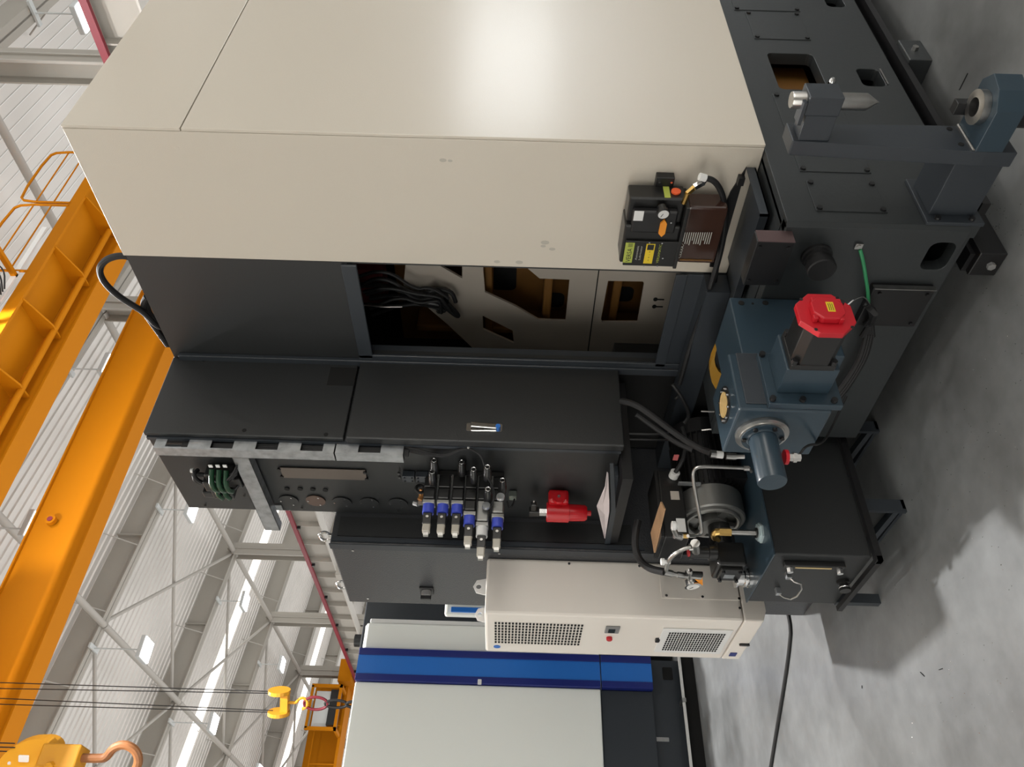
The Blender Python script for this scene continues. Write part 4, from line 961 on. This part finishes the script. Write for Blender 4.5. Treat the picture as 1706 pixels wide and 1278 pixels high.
p = PZ(TZ1, 1247, 962)
t = thing('filler_breather', p, 'chrome filler breather cap on the oil tank lid beside the gauge', 'breather')
MB().lathe(p, Z_, [(0, .042), (.006, .042), (.008, .032), (.012, .032), (.014, .041), (.022, .041), (.024, .033), (.045, .033), (.048, .041), (.056, .041), (.060, .032)], 28).build('cap', M_CHROME, t)
# gauge cluster and lines
t = thing('pressure_line', (1.45, 2.86, .75), 'fittings, steel hose and tube joining the pump to a round pressure gauge', 'fittings')
def S(x, px, py): return PX(x, px, py)
gx = 1.42
gp = S(gx, 1154, 976)
gg = MB().lathe(gp, (-.92, .05, -.12), [(-.030, .012), (-.022, .032), (0, .034), (.004, .034), (.005, .030), (.0055, .0)], 26).build('pressure_gauge', M_CHROME, t)
gd = Vector((-.92, .05, -.12)).normalized()
MB().cyl(gp+gd*.004, gp+gd*.0065, .026, 24).build('gauge_dial', M_WLAB, gg)
MB().beam(gp+gd*.008, gp+gd*.008+Vector((.0, .012, .014)), .002, .001).build('gauge_needle', M_INK, gg)
MB().tube([gp-gd*.02, S(gx, 1151, 962), S(gx, 1150, 950)], .008, 8).build('gauge_stem', M_CHROME, t)
MB().prism([S(gx, 1170, 960), S(gx, 1171, 976), S(gx, 1158, 966)], (.003, 0, 0)).build('warning_triangle', M_ORNG, t)
mb = MB()
for (a, b, r) in (((1106, 953), (1120, 956), .014), ((1120, 956), (1132, 958), .009), ((1128, 957), (1140, 959), .012), ((1140, 959), (1168, 962), .010), ((1149, 952), (1149, 962), .012)):
    mb.cyl(S(gx, *a), S(gx, *b), r, 10)
mb.build('tee_fitting', M_STEEL, t)
MB().cyl(S(gx, 1142, 955), S(gx, 1170, 957), .011, 12).build('black_barrel', M_PLAST, t)
MB().lathe(S(gx, 1104, 936), Z_, [(-.03, .008), (-.008, .008), (-.006, .014), (.006, .014), (.008, .010)], 16).build('white_cap', M_WLAB, t)
MB().tube([S(gx, 1110, 950), S(gx, 1112, 936), S(gx, 1124, 922), S(gx, 1140, 914), S(gx, 1152, 911)], .0085, 10, smooth=2).build('steel_hose', M_STEEL, t)
mb = MB()
for (a, b, r) in (((1148, 912), (1158, 911), .014), ((1158, 905), (1160, 918), .018), ((1122, 880), (1128, 894), .011), ((1124, 892), (1136, 895), .013), ((1136, 893), (1146, 893), .009)):
    mb.cyl(S(gx+.02, *a), S(gx+.02, *b), r, 10)
mb.build('elbow_fitting', M_STEEL, t)
MB().lathe(S(gx+.02, 1125, 876), Z_, [(-.01, .010), (0, .017), (.012, .017), (.014, .012)], 16).build('white_cap', M_WLAB, t)
MB().cyl(S(gx+.02, 1138, 893), S(gx+.02, 1146, 893), .010, 8).build('brass_nut', M_BRASS, t)
MB().tube([S(1.43, 1146, 893), S(1.45, 1158, 893), S(1.47, 1170, 889), S(1.48, 1168, 872), S(1.53, 1160, 830), S(1.57, 1154, 795), S(1.59, 1156, 782), S(1.60, 1166, 777), S(1.60, 1200, 778), S(1.60, 1240, 780)], .0065, 10, smooth=2).build('steel_tube', M_STEEL, t)
MB().cyl(S(1.60, 1239, 780), S(1.60, 1248, 780), .010, 6).cyl(S(1.6, 1248, 780), S(1.6, 1252, 786), .006, 8).build('tube_nut', M_STEEL, t)
# hoses
t = thing('hydraulic_hose', S(1.7, 1040, 660), 'long black hydraulic hose falling from the cabinet to the tank fittings', 'hose')
MB().tube([PX(1.95, 1035, 668), PX(1.9, 1060, 674), PX(1.85, 1090, 695), PX(1.8, 1125, 722), PX(1.75, 1160, 745), PX(1.68, 1190, 757)], .013, 10, smooth=2).build('hose', M_RUBBER, t)
MB().tube([PX(1.95, 1060, 690), PX(1.9, 1095, 715), PX(1.85, 1125, 737), PX(1.80, 1155, 750)], .012, 10, smooth=2).build('hose', M_RUBBER, t)
MB().cyl(PX(1.68, 1183, 756), PX(1.68, 1192, 757), .015, 12).cyl(PX(1.68, 1209, 760), PX(1.68, 1226, 761), .013, 12).cyl(PX(1.68, 1226, 761), PX(1.68, 1240, 761), .009, 8).build('hose_end', M_STEEL, t)
MB().cyl(PX(1.68, 1192, 757), PX(1.68, 1204, 758), .014, 12).build('white_sleeve', M_WLAB, t)
t = thing('hydraulic_hose', PX(1.6, 1060, 900), 'thick black hose curving from behind the cabinet foot to the gauge fittings', 'hose')
MB().tube([PX(1.66, 1063, 868), PX(1.60, 1058, 890), PX(1.55, 1058, 915), PX(1.50, 1066, 935), PX(1.45, 1082, 948), PX(gx, 1107, 953)], .015, 10, smooth=2).build('hose', M_RUBBER, t)
# dark recess behind the tank and under the cabinet
t = thing('base_frame', (2.0, 2.6, 0), 'black lower frame of the machine in shadow behind the oil tank', 'frame')
MB().box((2.12, 1.99, ZB1+.002), (2.218, 3.16, .80)).build('cross_beam', M_FRAME, t)
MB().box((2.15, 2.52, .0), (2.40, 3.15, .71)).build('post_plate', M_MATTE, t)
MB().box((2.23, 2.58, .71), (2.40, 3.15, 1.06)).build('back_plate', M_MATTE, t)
MB().box((1.70, 2.62, 1.020), (2.2, 3.155, 1.062)).build('cabinet_bracket', M_BLACK, t)
mb = MB()
for (a, b) in (((1037, 722), (1110, 724)), ((1040, 731), (1112, 733))): mb.cyl(PX(2.03, *a), PX(2.03, *b), .006, 8)
mb.build('thin_pipe', M_BLACK, t)
MB().tube([PX(2.03, 1120, 640), PX(2.0, 1135, 660), PX(2.0, 1150, 690), PX(1.98, 1140, 705)], .008, 8, smooth=2).build('cable', M_RUBBER, t)
mb = MB(); mb.cyl(PX(1.9, 1169, 717), PX(1.9, 1196, 714), .003, 6).cyl(PX(1.9, 1168, 685), PX(1.9, 1190, 686), .003, 6); mb.build('bright_rod', M_STEEL, t)
# shelf plate with paper
t = thing('shelf_plate', (X1-.05, 2.9, 1.08), 'narrow dark shelf plate fixed under the side of the control cabinet', 'shelf')
a = PX(X1, 1016, 775); b_ = PX(X1-.04, 1004, 932)
MB().prism([(X1, 2.70, 1.065), (X1-.05, 2.70, 1.065), (X1-.09, 3.155, 1.045), (X1-.09, 3.40, 1.045), (X1-.15, 3.40, 1.045), (X1-.15, 3.10, 1.045)][:3]+[(X1, 3.155, 1.045)], (0, 0, .014)).build('plate', M_FRAME, t)
MB().prism([PX(X1-.12, 1016, 774), PX(X1-.12, 1022, 774), PX(X1-.12, 1026, 852), PX(X1-.12, 1012, 930), PX(X1-.12, 1003, 930), PX(X1-.12, 1018, 850)], (.006, 0, 0)).build('edge_flange', M_FRAME, t)
t = thing('paper_sheet', PX(X1-.13, 1010, 850), 'crumpled pale paper sheet lying on the shelf plate below the red filter', 'paper')
mb = MB(); A = [(1011, 786), (1008, 810), (994, 843), (999, 862), (1003, 880), (1007, 897)]; Bq = [(1013, 788), (1014, 812), (1015, 836), (1015, 852), (1012, 872), (1008, 897)]
vs = []
for k in range(6): vs += [PX(X1-.135-.008*(k % 2), *A[k]), PX(X1-.128, (A[k][0]+Bq[k][0])/2, (A[k][1]+Bq[k][1])/2), PX(X1-.126, *Bq[k])]
fs = []
for k in range(5):
    for j in range(2): fs.append((k*3+j, k*3+j+1, k*3+j+4, k*3+j+3))
mb.add(vs, fs); o = mb.build('sheet', M_PAPER, t); sm = o.modifiers.new('thick', 'SOLIDIFY'); sm.thickness = .0015
# ================================================================ red filter
p = PX(1.745, 908, 853); y_ = p.y
t = thing('red_filter', (1.75, y_, 1.27), 'glossy red pressure filter bolted to the control cabinet end face', 'filter')
za_ = PX(1.745, 910, 853).z; zb_ = PX(1.745, 984, 857).z; zm_ = PX(1.745, 947, 855).z
MB().lathe((1.745, y_, za_), -Z_, [(0, .040), (.004, .044), (za_-zm_, .044), (za_-zm_+.002, .038), (za_-zb_-.028, .036), (za_-zb_-.018, .03), (za_-zb_-.016, .012), (za_-zb_, .012)], 28).build('bowl', M_REDF, t)
MB().box((1.755, y_-.075, za_-.095), (X1, y_+.01, za_-.006)).build('filter_head', M_REDF, t, bevel=.012)
MB().cyl((1.77, y_-.074, za_-.05), (1.77, y_-.088, za_-.05), .028, 18).build('head_port', M_REDF, t)
MB().cyl((1.77, y_-.088, za_-.05), (1.77, y_-.095, za_-.05), .006, 8).build('port_screw', M_STEEL, t)
MB().cyl((1.745, y_, za_), (1.745, y_, za_+.03), .018, 6).build('indicator_nut', M_CHROME, t)
MB().box((1.73, y_-.018, za_+.03), (1.76, y_+.02, za_+.075)).box((1.735, y_-.07, za_+.045), (1.755, y_-.018, za_+.068)).build('indicator_plug', M_PLAST, t, bevel=.003)
MB().cyl((1.745, y_-.07, za_+.057), (1.745, y_-.095, za_+.057), .004, 8).build('indicator_pin', M_CHROME, t)
# ================================================================ valve manifold
t = thing('valve_manifold', F(750, 795), 'row of black stacked hydraulic valves with blue coils on the control cabinet end face', 'valves')
yv = F(720, 795).y
MB().box((X1-.02, yv-.055, F(840, 790).z), (X1, yv+.02, F(718, 790).z)).build('manifold_plate', M_PLAST, t)
for (a, b) in ((672, 692), (694, 714)):
    pz1 = F(a, 790).z; pz0 = F(b, 790).z
    c_ = MB().box((X1-.03, yv-.045, pz0), (X1, yv-.0, pz1)).build('blank_plate', M_FRAME, t, bevel=.002)
    mb = MB()
    for y in (yv-.036, yv-.009):
        for z in (pz0+.01, pz1-.01): mb.cyl((X1-.03, y, z), (X1-.034, y, z), .004, 6)
    mb.build('socket_screw', M_BLACK, c_)
mb = MB()
for y in (yv-.04, yv-.01): mb.cyl((X1-.012, y, F(668, 790).z), (X1-.012, y, F(664, 790).z), .007, 8)
mb.build('end_bolt', M_BLACK, t)
STK = [(720, 0, .135, 1), (743, 0, .135, 1), (766, 0, .135, 1), (787, .06, .135, 1), (808, .12, .10, 2), (832, .07, .10, 3)]
for k, (px, ext, L, kind) in enumerate(STK):
    z = F(px, 795).z; x = X1-.02; hw = .024
    st = MB().box((x-.055, yv-.045, z-hw), (x, yv+.015, z+hw)).build('valve_stack', M_PLAST, t, bevel=.003)
    x -= .057
    MB().box((x-.05, yv-.04, z-hw), (x, yv+.012, z+hw)).build('valve_module', M_PLAST, st, bevel=.005)
    x -= .052
    if ext:
        MB().box((x-ext*.8, yv-.038, z-hw), (x, yv+.012, z+hw)).build('valve_module', M_ALU if kind >= 2 else M_PLAST, st, bevel=.006); x -= ext*.8+.002
    MB().box((x-.018, yv-.034, z-.026), (x, yv+.01, z+.026)).build('bracket', M_ALU, st, bevel=.003)
    MB().cyl((x-.018, yv-.012, z), (x-.058, yv-.012, z), .024, 18).build('coil', M_COIL if kind != 2 else M_WLAB, st, label='blue coil' if kind != 2 else 'white coil')
    x -= .06
    MB().box((x-.05, yv-.028, z-.018), (x, yv+.004, z+.018)).build('solenoid_plug', M_PLAST, st, bevel=.003)
    MB().cyl((x-.02, yv-.028, z), (x-.02, yv-.032, z), .006, 10).build('plug_screw', M_STEEL, st)
    MB().box((x-.085, yv-.024, z-.016), (x-.045, yv+.002, z+.016)).build('clear_connector', mat('clear_connector', (.45, .42, .36, 1), .15) if k == 0 else MATS['clear_connector'], st, bevel=.005)
    MB().box((x-.098, yv-.018, z-.010), (x-.084, yv-.002, z+.010)).build('connector_tip', M_STEEL, st)
KN = [(723, 767, .03), (720, 786, .055), (769, 770, .02), (789, 782, .06), (812, 778, .07), (813, 815, .13), (837, 800, .07)]
for (px, py, d) in KN:
    p = PX(X1-d, px, py)
    kb = MB().lathe(p, Y_*1.0-X_*.12, [(0, .014), (.004, .016), (.03, .016), (.034, .018), (.075, .018)], 16).build('pressure_knob', M_PLAST, t)
    MB().torus(p, Y_, .0095, .0025, 18, 6).build('knob_ring', M_CHROME, kb)
for (px, py) in ((810, 841), (834, 826)):
    p = PX(X1-.17, px, py); mb = MB(); mb.lathe(p, Y_-X_*.15, [(0, .016), (.012, .018), (.015, .012)], 18); mb.build('silver_knob', M_GALV, t)
# copper tube and fitting at the side of the stack
MB().tube([F(703, 815, .02), F(702, 826, .04), F(699, 833, .06)], .011, 8, smooth=1).build('copper_tube', mat('copper_orange', (.55, .25, .08, 1), .35, .6), t)
MB().cyl(F(690, 838, .06), F(697, 840, .07), .012, 8).box(F(712, 842, .08), F(697, 832, .05)).build('silver_fitting', M_GALV, t)
MB().torus(F(700, 815, .03), Y_+Z_*.3, .018, .007).build('black_ring', M_RUBBER, t)
for k in range(5):
    MB().tube([PX(X1-.01, 674, 745+k*1.5), PX(X1-.02, 700, 749+2*k), PX(X1-.02, 725, 757+2*k-k*k*.3), PX(X1-.02, 745, 757+k), PX(X1-.015, 765, 748+k*.6), PX(X1-.01, 780, 747)], .0035, 6, smooth=2).build('signal_cable', M_RUBBER, t)
MB().tube([PX(X1-.01, 782, 747), PX(X1-.03, 800, 757), PX(X1-.06, 806, 770), PX(X1-.09, 812, 795), PX(X1-.12, 822, 812), PX(X1-.15, 824, 830), PX(X1-.17, 815, 850)], .004, 6, smooth=2).build('signal_cable', M_RUBBER, t)
MB().tube([PX(X1-.10, 845, 835), PX(X1-.14, 848, 850), PX(X1-.12, 855, 840), PX(X1-.04, 857, 832)], .004, 6, smooth=2).build('signal_cable', M_RUBBER, t)
MB().box(F(853, 817)-Vector((.03, 0, .02)), F(853, 817)+Vector((0, .035, .012))).build('sensor_block', mat('dull_green_grey', (.12, .14, .12, 1), .5), t, bevel=.003)
# ================================================================ lubricator
LX, LY0, LY1 = 2.105, 1.580, 1.845
t = thing('lubricator', (2.16, 1.7, .81), 'black and yellow labelled automatic lubricator with smoky brown reservoir on the cream housing end', 'lubricator')
zt1 = 1.145; zt0 = .955; zr = .812
MB().box((LX, LY0+.10, zt0), (2.20, LY1, zt1)).box((LX+.02, LY0, zt0), (2.20, LY0+.10, zt1-.004)).build('pump_case', M_PLAST, t, bevel=.006)
MB().box((LX-.010, LY0+.158, zt0-.01), (LX, LY1+.004, zt1-.012)).build('front_panel', M_PLAST, t, bevel=.002)
MB().box((LX-.006, LY0+.035, zt0+.02), (LX+.02, LY0+.125, zt1-.02)).build('recess_panel', M_BLACK, t, bevel=.006)
MB().box((LX-.014, LY0+.01, zt0-.012), (2.20, LY1+.01, zt0)).build('clamp_rim', M_PLAST, t, bevel=.002)
rv = MB(); rv.prism([(LX+.005, LY0+.02, zt0-.012), (2.19, LY0+.02, zt0-.012), (2.19, LY1-.01, zt0-.012), (LX-.004, LY1-.01, zt0-.012)], (0, 0, -(zt0-.012-zr)))
rv = rv.build('reservoir', M_SMOKE, t, bevel=.008, label='smoky brown reservoir')
MB().box((LX-.007, LY1-.028, zr+.01), (LX-.003, LY1-.024, zt0-.02)).build('reservoir_edge', M_AMBER, rv)
MB().box((2.19, LY0-.035, .99), (XM, LY0+.02, 1.05)).build('wall_bracket', M_BLACK, t, bevel=.002)
mb = MB()
for z in (1.0, 1.04): mb.cyl((2.19, LY0-.02, z), (2.185, LY0-.02, z), .004, 8)
mb.build('bracket_screw', M_CHROME, t)
def lplate(pts, m, name, off=.0105):
    q = [PX(LX-off, *p) for p in pts]; ys = sorted(v.y for v in q); zs = sorted(v.z for v in q)
    y0, y1 = (ys[0]+ys[1])/2, (ys[2]+ys[3])/2; z0, z1 = (zs[0]+zs[1])/2, (zs[2]+zs[3])/2
    o = MB().box((LX-off-.0004, y0, z0), (LX-off+.0004, y1, z1)).build(name, m, t); return o, (y0, y1, z0, z1)
mY = Vector((0, -1, 0))
def ltext(s, box, h, m, par, off=.0115, name='lettering', fit=True):
    y0, y1, z0, z1 = box
    o = text(name, s, (0, 0, 0), X_, Y_, h, m, None); w = max(v.co.x for v in o.data.vertices); hh = max(v.co.y for v in o.data.vertices)
    bpy.data.objects.remove(o)
    sx = (y1-y0)/w if fit else 1
    return text(name, s, (LX-off, y1, z0), mY, Z_, h, m, par, sx=sx)
lp_, bb = lplate([(1043, 404), (1058, 405), (1052, 438), (1037, 437)], M_LIME, 'lime_label')
y0, y1, z0, z1 = bb
ltext('VERSA III', (y0+.004, y1-.004, z0+.006, z1), (z1-z0)*.75, M_INK, t)
ltext('Automatic', (y0+.012, y1-.014, z0-.016, z1), .010, M_GREYINK, t)
ltext('Lubricator', (y0+.012, y1-.014, z0-.028, z1), .010, M_GREYINK, t)
yp, bb = lplate([(1078, 406), (1092, 407), (1086, 439), (1071, 439)], M_YLAB, 'yellow_label')
y0, y1, z0, z1 = bb
MB().box((LX-.0120, y0+.003, z0+.004), (LX-.0112, y0+.026, z1-.004)).build('dark_window', M_INK, t)
ltext('A  B  L  B', (y0+.032, y1-.012, (z0+z1)/2-.002, z1), .006, M_INK, t)
ltext('VERSAMATIC', (y0, y1-.004, z0-.022, z1), .012, M_LIME, t)
q = PX(LX-.007, 1064, 360); MB().box((LX-.0068, q.y-.020, q.z-.016), (LX-.006, q.y+.020, q.z+.016)).build('white_sticker', M_WLAB, t)
q = PX(LX-.02, 1105, 383); MB().prism([(LX-.014, q.y-.035, q.z), (LX-.014, q.y-.020, q.z+.012), (LX-.014, q.y+.022, q.z+.012), (LX-.014, q.y+.036, q.z), (LX-.014, q.y+.022, q.z-.010), (LX-.014, q.y-.020, q.z-.010)], (.014, 0, 0)).build('orange_label', M_ORNG, t)
q = PX(LX-.025, 1105, 356); gd = Vector((-1, .1, -.1)).normalized()
gg = MB().lathe(q, gd, [(-.03, .016), (-.012, .016), (-.010, .021), (0, .022), (.003, .022), (.004, .019)], 24).build('pressure_gauge', M_PLAST, t)
MB().cyl(q+gd*.002, q+gd*.0048, .018, 22).build('gauge_dial', M_WLAB, gg)
MB().beam(q+gd*.006-Vector((0, .004, -.002)), q+gd*.006+Vector((0, .009, .008)), .002, .001).build('gauge_needle', M_INK, gg)
MB().lathe((2.16, LY0-.001, .985), -Y_, [(0, .016), (.006, .016), (.007, .010)], 20).build('orange_button', mat('orange_button', (.85, .12, .03, 1), .4), t)
MB().box((2.13, LY0-.0012, 1.005), (2.195, LY0, 1.025)).build('side_label', M_LIME, t)
mb = MB(); mb.cyl((2.125, LY0+.015, .960), (2.12, LY0-.03, .955), .009, 8).cyl((2.12, LY0-.025, .958), (2.135, LY0-.04, .935), .010, 6); mb.build('brass_elbow', M_BRASS, t)
MB().cyl((2.135, LY0-.04, .937), (2.15, LY0-.05, .905), .012, 6).build('hose_nut', M_CHROME, t)
mb = MB()
for (px, py) in ((1082, 404), (1073, 442), (1095, 443), (1103, 405), (1104, 430), (1118, 371)):
    q = PX(LX-.012, px, py); mb.cyl(q+X_*.004, q-X_*.002, .003, 8)
mb.build('case_screw', M_CHROME, t)
# small print rows and script mark on the reservoir
rx = PX(LX-.006, 1150, 395)
mb = MB()
for k in range(15):
    q0 = PX(LX-.003, 1134+3.7*k, 387); L = (.055, .035, .05, .05, .05)[k % 5]*(.8 if k < 3 else 1)
    mb.box((LX-.0046, q0.y-.0, q0.z-.0014), (LX-.0036, q0.y+L, q0.z+.0012))
mb.build('small_print', M_GREYINK, rv)
q = PX(LX-.006, 1134, 418)
mb = MB()
pts = [Vector((LX-.006, q.y+.028-.056*s/24+.006*sin(s*1.3), q.z+.006*cos(s*1.3))) for s in range(25)]
mb.tube(pts, .0009, 6); mb.build('script_mark', M_GREYINK, rv)
# hoses of the lubricator
t = thing('lubricator_hose', (2.15, 1.55, .9), 'black hose looping from the lubricator down across the housing corner', 'hose')
MB().tube([(2.15, LY0-.05, .905), PX(2.15, 1172, 296), PX(2.15, 1190, 300), PX(2.15, 1203, 320), PX(2.15, 1209, 350), PX(2.15, 1207, 390), PX(2.15, 1198, 430), PX(2.14, 1186, 470), PX(2.14, 1170, 520), PX(2.14, 1155, 560), PX(2.12, 1143, 600), PX(2.10, 1132, 640)], .010, 10, smooth=3).build('hose', M_RUBBER, t)
MB().tube([PX(2.18, 1195, 440), PX(2.18, 1190, 480), PX(2.18, 1176, 520), PX(2.17, 1163, 565), PX(2.16, 1150, 610), PX(2.14, 1140, 650), PX(2.12, 1125, 665)], .008, 10, smooth=3).build('hose', M_RUBBER, t)
MB().cyl(PX(2.14, 1176, 486), PX(2.14, 1188, 484), .007, 8).build('clip', M_CHROME, t)
MB().tube([PX(2.14, 1165, 294), PX(2.14, 1176, 297)], .0125, 10).build('clear_sleeve', M_WLAB, t)
# floor cable
t = thing('floor_cable', PZ(.01, 1300, 1150), 'thin black cable running over the concrete floor towards the neighbouring machine', 'cable')
MB().tube([PZ(.008, 1319, 1034)+Vector((.25, .12, 0)), PZ(.008, 1319, 1034), PZ(.008, 1314, 1090), PZ(.008, 1305, 1150), PZ(.008, 1294, 1215), PZ(.008, 1282, 1290), PZ(.008, 1262, 1420)], .010, 10, smooth=2).build('cable', M_RUBBER, t)

# ================================================================ swarf on the floor
mb = MB()
for k in range(260):
    u = random.random(); px = 1560+150*random.random(); py = 330+420*random.random()
    if k > 150: px = 1460+230*random.random(); py = 700+560*random.random()
    if k < 60: px = random.gauss(1640, 22); py = random.gauss(385, 30)
    p = PZ(0, px, py); a = random.random()*pi; L = random.uniform(.001, .0035)
    mb.beam(p+Vector((0, 0, .0008)), p+Vector((cos(a)*L, sin(a)*L, .0015)), .0015, .0008)
o = mb.build('metal_swarf', M_CHROME); tag(o, 'tiny bright metal chips scattered on the concrete floor', 'swarf'); o['kind'] = 'stuff'
mb = MB()
for (a, b_) in (((1612, 122), (1598, 150)), ((1533, 1120), (1540, 1127)), ((1564, 1116), (1570, 1114)), ((1436, 1142), (1436, 1147))):
    mb.tube([PZ(.002, *a), PZ(.002, *b_)], .0014, 6)
o = mb.build('wire_scrap', M_BLACK); tag(o, 'short black bits of wire lying on the floor', 'scrap'); o['kind'] = 'stuff'
